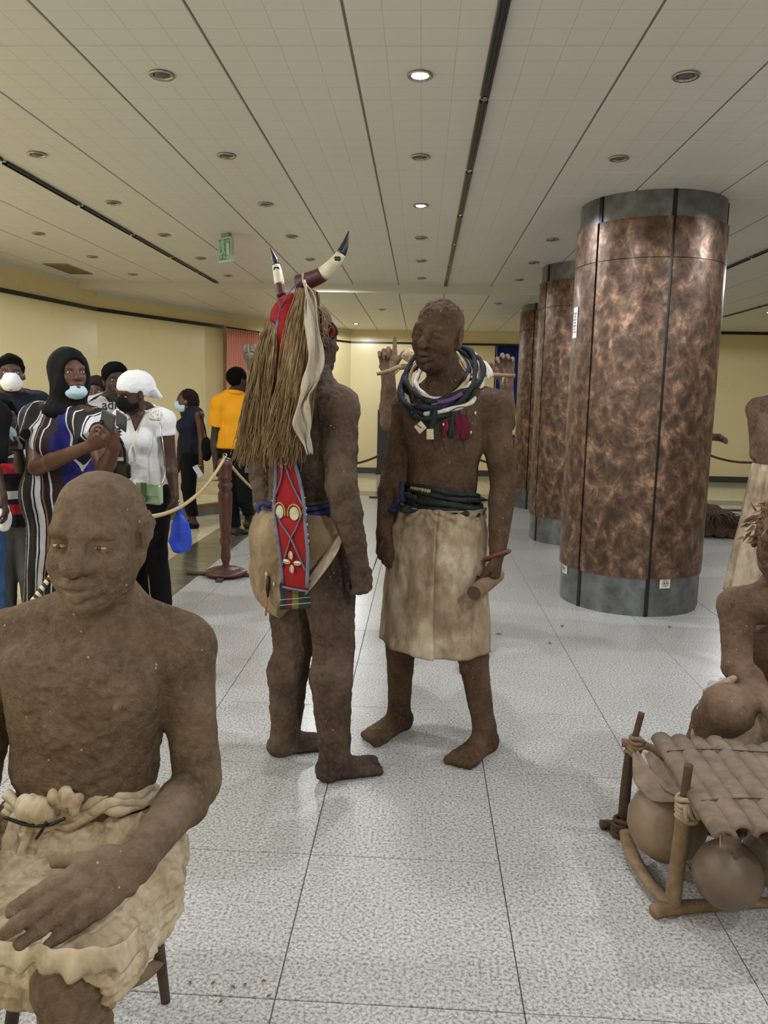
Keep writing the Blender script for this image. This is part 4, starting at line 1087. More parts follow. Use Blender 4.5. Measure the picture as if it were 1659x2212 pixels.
# ------------------------------------------------------------------ standing statue in a horned headdress
M['red'] = cloth('red_cloth', [(122, 22, 26), (152, 36, 38)], .85, None, 8); M['greytrim'] = cloth('grey_blue_tape', [(92, 94, 112), (122, 124, 142)], .85, None, 40)
M['mirror'] = simple('old_mirror', (196, 200, 180), .3, .15, (160, 168, 148), 30); M['cowrie'] = simple('cowrie_shell', (212, 200, 162), .35); M['bluebelt'] = cloth('blue_belt', [(40, 48, 92), (58, 68, 122)], .7, None, 30)
def horn_mat(name, tipz, basez):
    t = NT(name); x, y, z = t.sep()
    n = t.math('MULTIPLY', t.noise(40, 3), .02)
    q = t.math('ADD', z, n)
    f = t.n('ShaderNodeMapRange', i_Value=q, i_1=basez, i_2=tipz).outputs[0]
    return t, f
def statue_horned():
    J = dict(pel=P(655, 1125, 2.93), chest=P(662, 940, 2.93), belly=P(660, 1030, 2.92), nb=P(676, 822, 2.95), shR=P(733, 880, 2.83), shL=P(592, 878, 3.06),
             elR=P(738, 1055, 2.72), wrR=P(776, 1222, 2.74), elL=P(566, 1010, 3.14), wrL=P(574, 1085, 2.98), hipR=P(700, 1165, 2.89), hipL=P(628, 1165, 2.99),
             knR=P(722, 1395, 2.83), anR=(-.290, 2.712, .088), knL=P(634, 1395, 2.95), anL=(-.508, 2.900, .088))
    f = np.array([.60, .80, 0]); F_ = Fig(J, f, 1.03, 1.05, am=1.22, lm=1.36)
    hc = P(672, 728, 2.97); hf, hu = np.array([.70, .70, -.05]), np.array([.03, .05, 1])
    p = F_.torso()+F_.arm('L')+F_.arm('R')+F_.leg('L')+F_.leg('R')+F_.neck(hc, .062)+head_prims(hc, hf, hu, .262)
    p += [ell(J['shR']+np.array([-.02, -.01, -.01]), (.066, .066, .07), None, .03)]
    p += hand_prims(J['wrR'], (.14, .05, -1), (.6, -.8, .1), (.8, .5, 0), 1.1, [(70, 85, 50), (72, 88, 50), (74, 88, 50), (60, 70, 40)], (10, 35), 1)
    p += hand_prims(J['wrL'], (.25, .1, -.9), (-.7, -.6, .1), (.6, .8, 0), 1.0, (25, 40, 30), (25, 20), 3)
    p += foot_prims(J['anR'], (.86, .5), 1.06, -1)+foot_prims(J['anL'], (.83, .55), 1.06, 1)
    t = thing('statue', 'standing clay statue in hide loincloth and horned headdress, seen from behind', 'statue', (-.40, 2.85, 0))
    obj('body', sculpt(p, .0046, disp=lambda V, N: fbm(V, 18, 3, 21)*.0030+fbm(V, 60, 2, 24)*.0028), M['clay_dark'], t)
    A = ortho(f, (0, 0, 1)); back = -A[:, 1]; rt = A[:, 0]
    # loincloth of hide
    pc = J['pel']
    c = [ell(pc+np.array([0, 0, -.045])+back*.02, (.202, .178, .15), A, .03), cone(J['hipR'], lerp(J['hipR'], J['knR'], .45), .128, .122, .02), ell(pc-rt*.07+back*.08+np.array([0, 0, -.19]), (.112, .09, .165), A, .05), ell(pc+back*.085+rt*.01+np.array([0, 0, -.22]), (.105, .07, .15), A, .05),
         econe(P(728, 1158, 2.80), P(668, 1262, 2.80), (.03, .018), (.05, .022), (0, 0, 1), .02), ell(P(724, 1160, 2.79), (.022, .018, .026), None, .012)]
    lc = obj('loincloth', sculpt(c, .005, planes=[(pc+np.array([0, 0, .045]), (.0, 0, 1)), (P(738, 1172, 2.80), rt*.80+np.array([0, 0, -.60]))], disp=wrinkle((.3, 0, 1), .004, 22, .3, 3)), M['hide3'], t)
    for k, (x, y) in enumerate(((700, 1172), (694, 1170), (699, 1180), (575, 1240), (592, 1262))): obj('cowrie', ball(P(x, y, 2.785), (.005, .004, .009), 8, rotz(k)), M['cowrie'], lc)
    obj('tassel', tube(spline([P(576, 1244, 2.80), P(577, 1280, 2.79), P(574, 1330, 2.79)], 12), [.007, .004, .004], 6), simple('beaded_tassel', (176, 128, 50), .6, c2=(150, 50, 40), sc=120), lc)
    obj('tassel', tube(spline([P(580, 1246, 2.80), P(578, 1270, 2.79), P(579, 1290, 2.79)], 12), [.008, .009, .004], 6), M['black'], lc)
    obj('rolled_edge', tube(spline([P(738, 1156, 2.735), P(722, 1185, 2.715), P(700, 1218, 2.70), P(672, 1258, 2.69), P(655, 1285, 2.70)], 20), [.014, .028, .030, .024, .012], 10, flat=.35), M['hide'], lc)
    wc = P(652, 1095, 2.93)
    for i, (dz, rx, ry, rr) in enumerate(((.012, .170, .128, .0095), (-.012, .176, .134, .0105), (.030, .164, .124, .008))):
        obj('belt', tube(ringpts(wc+np.array([0, 0, dz]), None, f, (-.12, 0, 1), rx, ry, -.006, 48, .002, i), rr, 8, closed=True), M['bluebelt'] if i < 2 else M['stickdark'], t)
    obj('belt', tube(spline([P(592, 1090, 2.84), P(566, 1088, 2.86), P(558, 1102, 2.87), P(570, 1112, 2.85), P(592, 1112, 2.83)], 20), .009, 8), M['bluebelt'], t)
    # ---- the headdress
    hd = thing('horned_headdress', 'red headdress with painted horns, long raffia and a cowrie panel down the back', 'headdress', hc+np.array([0, 0, .10]))
    HA = ortho(hf, hu); H = .262; q = lambda x, y, z: hc+H*(HA@np.array([x, y, z]))
    cap = [ell(q(0, -.06, .13), H*np.array([.36, .45, .40]), HA, .02), ell(q(0, -.36, .20), H*np.array([.31, .27, .34]), HA, .05)]
    cp = obj('cap', sculpt(cap, .005, planes=[(q(0, .36, .12), HA@np.array([0, .55, -1.0])), (q(0, -.06, .2), HA@np.array([0, 1.0, .2]))], disp=wrinkle((0, 0, 1), .003, 24, .3, 4)), M['red'], hd)
    for pts in ([(600, 690), (608, 660), (630, 625), (650, 605)], [(598, 640), (606, 668), (616, 690)], [(640, 610), (636, 640), (630, 670), (626, 700)]):
        obj('tape', tube(spline([P(x, y, 2.84) for x, y in pts], 14), .004, 6, flat=.5), M['greytrim'], cp)
    ef = [q(.33, .04, .17), q(.35, .09, .12), q(.35, .11, .05), q(.34, .06, .0)]
    obj('ear_flap', tube(spline(ef, 14), [.006, .012, .014, .008], 8, flat=.5), M['red'], hd)
    obj('flap_edge', tube(spline([v+HA@np.array([.008, .0, 0]) for v in [q(.33, .07, .2), q(.35, .15, .12), q(.35, .17, .04), q(.34, .1, -.03)]], 14), .004, 6), M['black'], hd)
    # horns
    def horn(pts, rad, stops, name):
        c_ = spline([P(*v) for v in pts], 40); r_ = np.interp(np.linspace(0, 1, 40), np.linspace(0, 1, len(rad)), rad)
        prev = None; root = None
        for i, (a, b, m_) in enumerate(stops):
            i0, i1 = (prev-1 if prev else 0), (40 if b == 1 else int(b*39)+1); prev = i1
            g = tube(c_[i0:i1], r_[i0:i1] if i1-i0 > 1 else r_[i0], 14)
            if root is None: root = obj('horn', g, m_, hd)
            else: obj(('horn_middle', 'horn_tip')[i-1] if len(stops) == 3 else 'horn_tip', g, m_, root)
        for (a, da) in ((stops[-1][0]-.05, 0), (stops[-1][0]-.04, 1.2)):
            i = int(a*39); obj('painted_dot', ball(c_[i]+np.array([-.004+da*.008, -r_[i]*.93, -.002]), (.0075, .003, .009), 8), M['black'], root)
    hw = simple('horn_white', (216, 208, 190), .4, c2=(186, 172, 146), sc=20); hm = simple('horn_maroon', (84, 32, 38), .5, c2=(64, 24, 30), sc=25); hb = simple('horn_black', (28, 28, 40), .35)
    horn([(608, 640, 2.93), (603, 610, 2.95), (599, 585, 2.97), (593, 560, 2.98), (584, 536, 2.99)], [.019, .0185, .017, .012, .002], [(0, .22, hm), (.2, .62, hw), (.6, 1, hb)], 'l')
    horn([(645, 612, 2.90), (672, 604, 2.88), (700, 590, 2.86), (728, 562, 2.85), (744, 532, 2.85), (753, 499, 2.85)], [.031, .030, .027, .022, .014, .0015], [(0, .40, hm), (.38, .70, hw), (.68, 1, hb)], 'r')
    obj('binding', tube(ringpts(P(660, 610, 2.885), None, (.3, 0, 1), (1, -.1, .25), .030, .030, 0, 24), .005, 6, closed=True), M['ragbeige'], hd)
    # raffia
    rn = np.random.default_rng(5)
    def strands(n, top, bot, mid=None, spread=.012, rr=.0021):
        gs = []
        for k in range(n):
            u = rn.uniform(); v = rn.uniform(-1, 1)
            a = P(*lerp(top[0], top[1], u)); b = P(*lerp(bot[0], bot[1], np.clip(u+rn.normal(0, .12), 0, 1)))
            b = b+np.array([0, 0, rn.uniform(-.03, .05)]); m_ = lerp(a, b, .45)
            if mid: m_ = P(*lerp(mid[0], mid[1], np.clip(u+rn.normal(0, .06), 0, 1)))
            off = np.array([rn.normal(0, spread), rn.normal(0, spread*1.3)-.008, 0])
            pts = [a+off*.3, lerp(a, m_, .5)+off*.8+np.array([0, 0, .01])+rn.normal(0, .005, 3), m_+off, lerp(m_, b, .5)+off*1.3+rn.normal(0, .011, 3), b+off*1.5+rn.normal(0, .012, 3)]
            gs.append(tube(spline(pts, 11), [rr, rr, rr*.8, rr*.5], 4, cap=False))
        return join(*gs)
    def raff(name, a, b, c):
        t_ = NT(name); n_ = t_.noise(60, 3, .6, t_.map(scale=(1, 1, .04)))
        t_.col(t_.ramp(n_, [(.3, lin(a)), (.5, lin(b)), (.72, lin(c))])); t_.set(Roughness=.75, Specular_IOR_Level=.25); return t_.m
    M['raffia'] = raff('raffia', (78, 60, 40), (132, 108, 76), (170, 148, 112))
    for nm, g in (('raffia', strands(520, ((578, 690, 2.88), (598, 705, 2.84)), ((520, 990, 2.82), (572, 985, 2.78)), ((545, 820, 2.81), (588, 820, 2.78)), .008)),
                  ('raffia', strands(680, ((648, 622, 2.83), (680, 628, 2.80)), ((582, 975, 2.735), (640, 985, 2.72)), ((612, 800, 2.745), (684, 790, 2.735)), .008)),
                  ('raffia', strands(90, ((668, 622, 2.82), (684, 632, 2.82)), ((690, 720, 2.80), (698, 735, 2.82)), None, .005))):
        o = obj(nm, g, M['raffia'], hd, True); o['kind'] = 'stuff'
    # pale scarf
    M['scarf'] = cloth('pale_scarf', [(164, 154, 138), (196, 188, 174)], .9, (160, 134, 98), 10)
    c_ = spline([P(655, 606, 2.79), P(668, 640, 2.74), P(674, 700, 2.70), P(681, 770, 2.68), P(668, 830, 2.67), P(655, 870, 2.67), P(652, 910, 2.665), P(660, 945, 2.665), P(669, 980, 2.67)], 60)
    wd = [.006, .02, .04, .062, .056, .035, .050, .058, .045, .012]
    Gd = np.zeros((60, 13, 3))
    for i in range(60):
        w_ = np.interp(i/59, np.linspace(0, 1, len(wd)), wd)
        for j in range(13):
            s_ = j/12-.5; Gd[i, j] = c_[i]+np.array([1, .12, 0])*s_*w_+np.array([.1, -1, 0])*(.012*math.cos(s_*9+i*.07)+.006*math.sin(s_*19-i*.23)+.005*math.sin(i*.5+s_*4))+np.array([.006*math.sin(i*.37+j*.4), 0, .004*math.sin(j*1.7+i*.2)])
    obj('scarf', grid(Gd, thick=-.003), M['scarf'], hd)
    # panel down the back
    cl = [(612, 690, 2.83), (604, 760, 2.80), (600, 850, 2.775), (606, 930, 2.77), (616, 1000, 2.755), (624, 1090, 2.715), (631, 1180, 2.675), (638, 1272, 2.66)]
    wd = [.05, .052, .062, .072, .088, .140, .132, .108]
    n = 90; c_ = spline([P(*v) for v in cl], n); wv = np.interp(np.linspace(0, 1, n), np.linspace(0, 1, len(wd)), wd); px_r = nrm(rt*.9+np.array([.25, 0, 0]))
    nb_ = nrm(np.cross(px_r, (0, 0, 1)));  nb_ = nb_ if nb_[1] < 0 else -nb_
    def on(i, s_, out=.0): return c_[int(i)]+px_r*s_*wv[int(i)]+nb_*(out-.02*s_*s_+.003*math.sin(i*.3))
    Gd = np.array([[on(i, j/8-.5) for j in range(9)] for i in range(n)])
    pn = obj('back_panel', grid(Gd, thick=-.006), M['red'], hd)
    for s_ in (-.5, .5): obj('edge_tape', tube([on(i, s_, .004) for i in range(0, n, 2)], .0075, 6, flat=.6), M['greytrim'], pn)
    obj('edge_tape', tube([on(n-1, j/10-.5, .004) for j in range(11)], .007, 6, flat=.6), M['greytrim'], pn)
    def seg(pts, r_=.0045, m_=None, nm='cross_tape'): obj(nm, tube(spline([on(i*(n-1), s_, .007) for i, s_ in pts], 24), r_, 6, flat=.6), m_ or M['greytrim'], pn)
    yf = lambda y: float(np.interp(y, [v[1] for v in cl], np.linspace(0, 1, len(cl))))
    seg([(yf(1000), -.02), (yf(1040), -.22), (yf(1085), -.48)]); seg([(yf(1000), .02), (yf(1045), .2), (yf(1100), .5)])
    seg([(yf(1090), -.5), (yf(1130), -.3), (yf(1170), .02), (yf(1230), .45)]); seg([(yf(1100), .5), (yf(1140), .25), (yf(1170), .0), (yf(1235), -.45)])
    gold = simple('gold_braid', (176, 132, 74), .5)
    for s_, w_ in ((-.26, .017), (.22, .021)):
        i = yf(1108)*(n-1); c0 = on(i, s_, .008); R = np.stack([px_r, np.array([0, 0, 1.]), nb_], 1)
        g = lathe([(1, 0), (1, .003), (.96, .0035), (.0, .0036)], 20, (0, 0, 0)); V = np.array(g[0])*np.array([w_, .024, 1])
        mr = obj('mirror', ((V@R.T)+c0, g[1]), M['mirror'], pn, False)
        ang = np.linspace(-.4, math.pi+.4, 24)
        obj('braid', tube([c0+px_r*math.cos(a)*(w_+.008)+np.array([0, 0, 1])*math.sin(a)*.033+nb_*.003 for a in ang], .003, 6), gold, mr)
    def cow(y, s_, rot, sz=.011):
        i = yf(y)*(n-1); c0 = on(i, s_, .011); u_ = np.array([0, 0, 1.]); ca, sa = math.cos(rot), math.sin(rot)
        R = np.stack([px_r*ca+u_*sa, -px_r*sa+u_*ca, nb_], 1)
        o = obj('cowrie', ball(c0, (sz*.62, sz*1.15, sz*.55), 12, R), M['cowrie'], pn)
        obj('slit', tube([c0+R@np.array([0, -sz*.9, sz*.38]), c0+R@np.array([0, 0, sz*.55]), c0+R@np.array([0, sz*.9, sz*.38])], .0012, 5), M['stickdark'], o)
    cow(1205, -.02, .1, .0145); cow(1232, .0, 0, .0145); cow(1219, -.19, 1.45, .0145); cow(1218, .20, 1.65, .0145); cow(1010, -.12, 1.2, .007); cow(1007, .14, 2.0, .008)
    # striped stitching along the left edge
    for k in range(34):
        i = yf(950+k*8.6)*(n-1); obj('stitch', box(on(i, -.56, .0), (.010, .004, .005), np.stack([px_r, nb_, np.array([0, 0, 1.])], 1)), M['black'] if k % 2 else M['ropewhite'], pn, False)
    for k in range(12):
        i = yf(1078+k*9)*(n-1); obj('stitch', box(on(i, .53, .003), (.010, .004, .005), np.stack([px_r, nb_, np.array([0, 0, 1.])], 1)), M['black'] if k % 2 else M['ropewhite'], pn, False)
    # woven tail under the panel
    tm = NT('striped_tail'); x = tm.sep()[0]
    tm.col(tm.ramp(tm.math('MULTIPLY', tm.math('ADD', tm.math('MULTIPLY', x, 1.0), .10), 6.5), [(.0, lin((36, 50, 46))), (.36, lin((96, 34, 44))), (.50, lin((110, 112, 56))), (.66, lin((44, 58, 54)))], 'CONSTANT')); tm.set(Roughness=.9)
    tail = np.array([[lerp(P(606, 1255, 2.70), P(672, 1255, 2.68), j/8) if i == 0 else lerp(P(604+2*i*.1, 1255+i*7.8, 2.702), P(671, 1255+i*7.4, 2.682), j/8)+nb_*.003*math.sin(j*2+i) for j in range(9)] for i in range(9)])
    tl = obj('woven_tail', grid(tail, thick=-.004), tm.m, pn)
    for y in (1296, 1308): obj('white_thread', tube([P(604+k*6.7, y-k*.6, 2.692-.002*k) for k in range(11)], .0012, 4), M['ropewhite'], tl)
statue_horned()
# ------------------------------------------------------------------ seated player, his xylophone, and the statues beyond
def leafgeo(c, d, w_, l_, n_):
    d = nrm(d); s_ = nrm(np.cross(d, n_)); n2 = np.cross(s_, d); c = np.asarray(c)
    V = [c, c+d*l_*.4+s_*w_*.5+n2*.004, c+d*l_, c+d*l_*.4-s_*w_*.5+n2*.004, c+d*l_*.45-n2*.002]
    return [tuple(v) for v in V], [(0, 1, 4), (1, 2, 4), (2, 3, 4), (3, 0, 4)]
def statue_player():
    J = dict(pel=P(1705, 1600, 2.94), chest=P(1690, 1420, 2.86), nb=P(1690, 1275, 2.84), shR=P(1592, 1310, 2.80), shL=P(1800, 1310, 2.74), elR=P(1592, 1440, 2.70), wrR=P(1672, 1535, 2.48),
             elL=P(1830, 1470, 2.60), wrL=P(1800, 1570, 2.4), hipR=P(1670, 1630, 2.93), hipL=P(1800, 1640, 2.90), knR=P(1572, 1530, 2.56), anR=(1.08, 2.80, .09), knL=P(1850, 1560, 2.5), anL=(1.5, 2.78, .09))
    f = np.array([-.35, -.93, 0]); F_ = Fig(J, f, 1.0, 1.0, am=1.18, lm=1.55)
    hc = P(1690, 1165, 2.76); hf, hu = np.array([-.45, -.85, -.35]), np.array([-.05, -.3, 1])
    p = F_.torso()+F_.arm('L')+F_.arm('R')+F_.leg('L')+F_.leg('R')+F_.neck(hc, .06)+head_prims(hc, hf, hu, .265)
    p += hand_prims(J['wrR'], (.35, -.75, -.45), (-.4, -.2, .9), (.6, .3, .3), 1.05, (30, 40, 30))+hand_prims(J['wrL'], (-.35, -.75, -.45), (.4, -.2, .9), (-.6, .3, .3), 1.05, (30, 40, 30))
    p += foot_prims(J['anR'], (-.2, -1), 1.0, -1)+foot_prims(J['anL'], (.2, -1), 1.0, 1)
    t = thing('statue', 'seated clay statue playing the gourd xylophone, with dry leaves on its head', 'statue', (1.25, 2.8, 0))
    obj('body', sculpt(p, .0056, disp=clay_disp(.0022, .0010, 20, 31)), M['clay_red'], t)
    # cloth behind the raised knee
    k = J['knR']
    sk = [cone(J['hipR']+np.array([0, 0, -.01]), lerp(J['hipR'], k, .80), .165, .122, .03), cone(J['hipL'], lerp(J['hipL'], J['knL'], .8), .16, .145, .03), ell(J['pel'], (.22, .17, .15), None, .03),
          econe(P(1508, 1590, 2.66), P(1530, 1495, 2.62), (.022, .014), (.016, .010), (1, 0, 0), .03), econe(P(1530, 1492, 2.62), P(1585, 1468, 2.60), (.016, .009), (.012, .008), (0, 1, 0), .03), cone(P(1652, 1500, 2.56), P(1655, 1600, 2.6), .03, .04, .04)]
    obj('wrap_skirt', sculpt(sk, .0062, disp=wrinkle(k-J['hipR'], .010, 24, .2, 6)), M['hide'], t)
    st = thing('log_seat', 'low log under the seated clay player', 'seat', (1.45, 3.0, 0))
    obj('log', tube([(1.18, 3.0, .085), (1.72, 3.0, .085)], .085, 14), M['stickdark'], st)
    # head leaves
    hd = thing('leaf_headdress', 'shaggy headdress of dry brown leaves on the seated player', 'headdress', hc+np.array([0, 0, .1]))
    rn = np.random.default_rng(8); gs = []
    HA = ortho(hf, hu)
    obj('leaf_cap', sculpt([ell(hc+HA@np.array([0, -.02, .05]), (.095, .118, .10), HA, .02)], .008, planes=[(hc+HA@np.array([0, 0, .03]), HA@np.array([0, .35, -1]))], disp=clay_disp(.006, .003, 30, 3)), simple('leaf_mat', (92, 68, 52), .9, c2=(126, 98, 76), sc=40), hd)
    lm = [simple('dry_leaf_%s' % n_, c_, .8) for n_, c_ in (('a', (96, 70, 54)), ('b', (128, 98, 76)), ('c', (160, 132, 108)))]
    for k in range(150):
        th, ph = rn.uniform(0, 2*math.pi), rn.uniform(-.15, 1.3)
        n_ = HA@np.array([math.cos(th)*math.cos(ph), math.sin(th)*math.cos(ph), math.sin(ph)])
        c0 = hc+HA@np.array([0, 0, .03])+n_*np.array([.10, .115, .105])
        d = nrm(n_*.8+np.array([0, 0, -.45])+rn.normal(0, .4, 3))
        obj('leaf', leafgeo(c0, d, rn.uniform(.012, .022), rn.uniform(.03, .06), rn.normal(0, 1, 3)), lm[k % 3], hd, False)
    for (x, y, dx) in ((1605, 1150, -8), (1585, 1168, -8), (1612, 1175, -6), (1600, 1130, -10), (1620, 1112, -10), (1596, 1140, -9)):
        c0 = P(x+26, y-8, 2.72); obj('leaf', leafgeo(c0, P(x, y, 2.70)-c0, .016, .05, (0, -1, .3)), lm[(x+y) % 3], hd, False)
        obj('twig', tube([P(x+60, y-14, 2.74), c0], .002, 5), lm[0], hd)
statue_player()
def xylophone():
    zt = .36; b = G(1345, 1792); n_ = G(1450, 1972)
    t = thing('gourd_xylophone', 'wooden xylophone with gourd resonators on a stick frame', 'xylophone', (.95, 2.1, 0))
    mk = simple('key_wood', (106, 90, 77), .85, c2=(132, 114, 99), sc=18, bump=.3, bsc=40)
    # keys
    for k in range(13):
        x = .790+k*.052+.003*math.sin(k*5); l0, l1 = 1.815+.012*math.sin(k*1.7)+.004*k, 2.37-.010*k+.01*math.cos(k*2.1); sag = .012*math.sin(k*.8)
        A = np.zeros((10, 7, 3))
        for i in range(10):
            y = l0+(l1-l0)*i/9
            for j in range(7):
                a = math.pi*j/6; w_ = .0228 if 0 < i < 9 else .0205
                A[i, j] = (x-math.cos(a)*w_+.012*(i/9-.5), y, zt-.012+sag*.4+math.sin(a)*.017+.003*math.sin(k*2.3)+(.004 if i in (0, 9) else .006)+.018*(k/12))
        o = obj('key', grid(A, thick=-.012), mk, t)
    for yy in (1.95, 2.24): obj('lashing', tube(spline([(.77, yy, zt+.02), (.9, yy+.01, zt+.028), (1.1, yy, zt+.03), (1.36, yy, zt+.036)], 20), .0022, 5), M['stickdark'], t)
    # frame
    S_ = lambda nm, pts, r, m_='stick', n=14, fl=1.0: obj(nm, tube(spline(pts, n), r, 8, flat=fl), M[m_], t)
    S_('post', [n_+np.array([0, 0, .0]), P(1472, 1800, 2.03), P(1478, 1720, 2.03)], [.024, .022, .02]); S_('post', [P(1477, 1730, 2.03), P(1488, 1652, 2.03)], .0125, 'stickdark')
    S_('post', [b, P(1352, 1700, 2.42), P(1363, 1612, 2.42)], [.020, .018, .017], 'stickdark'); S_('post', [P(1363, 1625, 2.42), P(1386, 1540, 2.42)], .011, 'stickdark')
    S_('crossbar', [P(1343, 1604, 2.43), P(1400, 1612, 2.41), P(1470, 1640, 2.40), (1.4, 2.36, .34)], [.015, .014, .014, .014])
    S_('crossbar', [P(1470, 1740, 2.02), (.85, 2.03, .325), (1.4, 2.05, .34)], .014, 'stickdark')
    S_('base_rail', [G(1345, 1788)+np.array([0, 0, .03]), G(1362, 1860)+np.array([0, 0, .03]), G(1408, 1935)+np.array([0, 0, .03]), G(1440, 1970)+np.array([0, 0, .03])], [.020, .024, .022, .02], fl=.6)
    S_('base_rail', [G(1305, 1793)+np.array([0, 0, .018]), b+np.array([0, 0, .016]), (1.45, 2.44, .018)], .016, 'stickdark')
    S_('base_rail', [G(1410, 1982)+np.array([0, 0, .018]), n_+np.array([.02, 0, .018]), G(1659, 1960)+np.array([0, 0, .016]), (1.4, 2.1, .016)], [.02, .02, .014, .014])
    S_('post', [(1.38, 2.06, 0), (1.39, 2.06, .40)], .016); S_('post', [(1.38, 2.42, 0), (1.39, 2.42, .42)], .016)
    # cloth wraps at the joints
    def wrap(c, d, r, nm='binding', m_='hide'):
        R = frame(d); obj(nm, join(*[tube(np.array([np.asarray(c)+R@np.array([math.cos(a)*(r+.003*math.sin(k*3+a*2)), math.sin(a)*r, k*.013+.004*math.sin(a*2+k)]) for a in np.linspace(0, 2*math.pi, 18, endpoint=False)]), .0075, 6, closed=True) for k in range(-2, 3)]), M[m_], t)
    wrap(P(1484, 1745, 2.02), (0, .1, 1), .026); wrap(P(1500, 1752, 2.0), (.9, 0, .3), .018); wrap(P(1372, 1612, 2.41), (.3, .1, 1), .02, m_='stick'); wrap(P(1340, 1788, 2.41), (.2, 0, 1), .024, m_='stickdark'); wrap(P(1445, 1962, 2.03), (0, .2, 1), .026, m_='stick')
    # gourds
    gm = simple('gourd_tan', (138, 118, 96), .55, c2=(112, 92, 72), sc=6, bump=.15, bsc=30); gd = simple('gourd_brown', (112, 94, 80), .45, c2=(90, 74, 62), sc=7, bump=.15, bsc=30)
    def gourd(c, r, m_, neck=None):
        prof = [(.02, -r), (.45*r, -.9*r), (.8*r, -.6*r), (.98*r, -.15*r), (.97*r, .2*r), (.8*r, .58*r), (.5*r, .86*r), (.30*r, .98*r)]
        if neck: prof += [(.27*r, 1.12*r), (.33*r, 1.32*r), (.30*r, 1.36*r)]
        return obj('gourd', lathe(prof, 28, c), m_, t)
    g1 = P(1440, 1775, 2.22); gourd(g1, .118, gm); gourd(P(1572, 1888, 1.95), .092, gd, True); gourd(P(1672, 1850, 2.05), .085, gd, True); gourd((1.12, 2.2, .15), .10, gm, True); gourd((1.28, 1.98, .14), .085, gd, True)
    # split leaf shaped resonator flaps over the first gourd
    for pts, wd in (([(1372, 1628, 2.36), (1385, 1675, 2.27), (1425, 1715, 2.16), (1465, 1728, 2.08)], [.006, .032, .036, .010]), ([(1398, 1628, 2.34), (1425, 1665, 2.25), (1450, 1695, 2.16), (1470, 1716, 2.08)], [.006, .026, .03, .008])):
        c_ = spline([P(*v) for v in pts], 20); Gd = np.zeros((20, 7, 3))
        for i in range(20):
            w_ = np.interp(i/19, np.linspace(0, 1, len(wd)), wd)
            for j in range(7): s_ = j/6-.5; Gd[i, j] = c_[i]+nrm((.75, .15, .62))*s_*w_*2+np.array([0, 0, 1])*(.03*s_*s_)
        obj('flap', grid(Gd, thick=-.006), mk, t)
    obj('string', tube([P(1556, 1790, 1.93), P(1556, 1830, 1.90)], .002, 5), M['ragbeige'], t)
xylophone()
def stand(x, y, f, Ht, w=1.0, pose=None, hip=0.0):
    f = nrm((f[0], f[1], 0)); r = np.array([f[1], -f[0], 0]); z = Ht/1.75; B = np.array([x, y, 0.]); U = np.array([0, 0, 1.])
    q = lambda a, b, c: B+r*a*z+f*b*z+U*c*z
    J = dict(pel=q(0, 0, .95), chest=q(0, .0, 1.26), nb=q(0, -.01, 1.455), hipL=q(-.09, 0, .90), hipR=q(.09, 0, .90), knL=q(-.10, .02, .50), knR=q(.10, .02, .50), anL=q(-.11, -.02, .088), anR=q(.11, -.02, .088))
    for k, s in (('L', -1), ('R', 1)): J['sh'+k] = q(s*.170*w, 0, 1.395); J['el'+k] = q(s*.225*w, -.02, 1.11); J['wr'+k] = q(s*.215*w, .06, .86)
    J['head'] = q(0, .025, 1.625)
    if pose: J.update({k: np.asarray(v, float) for k, v in pose.items()})
    return J, f, z
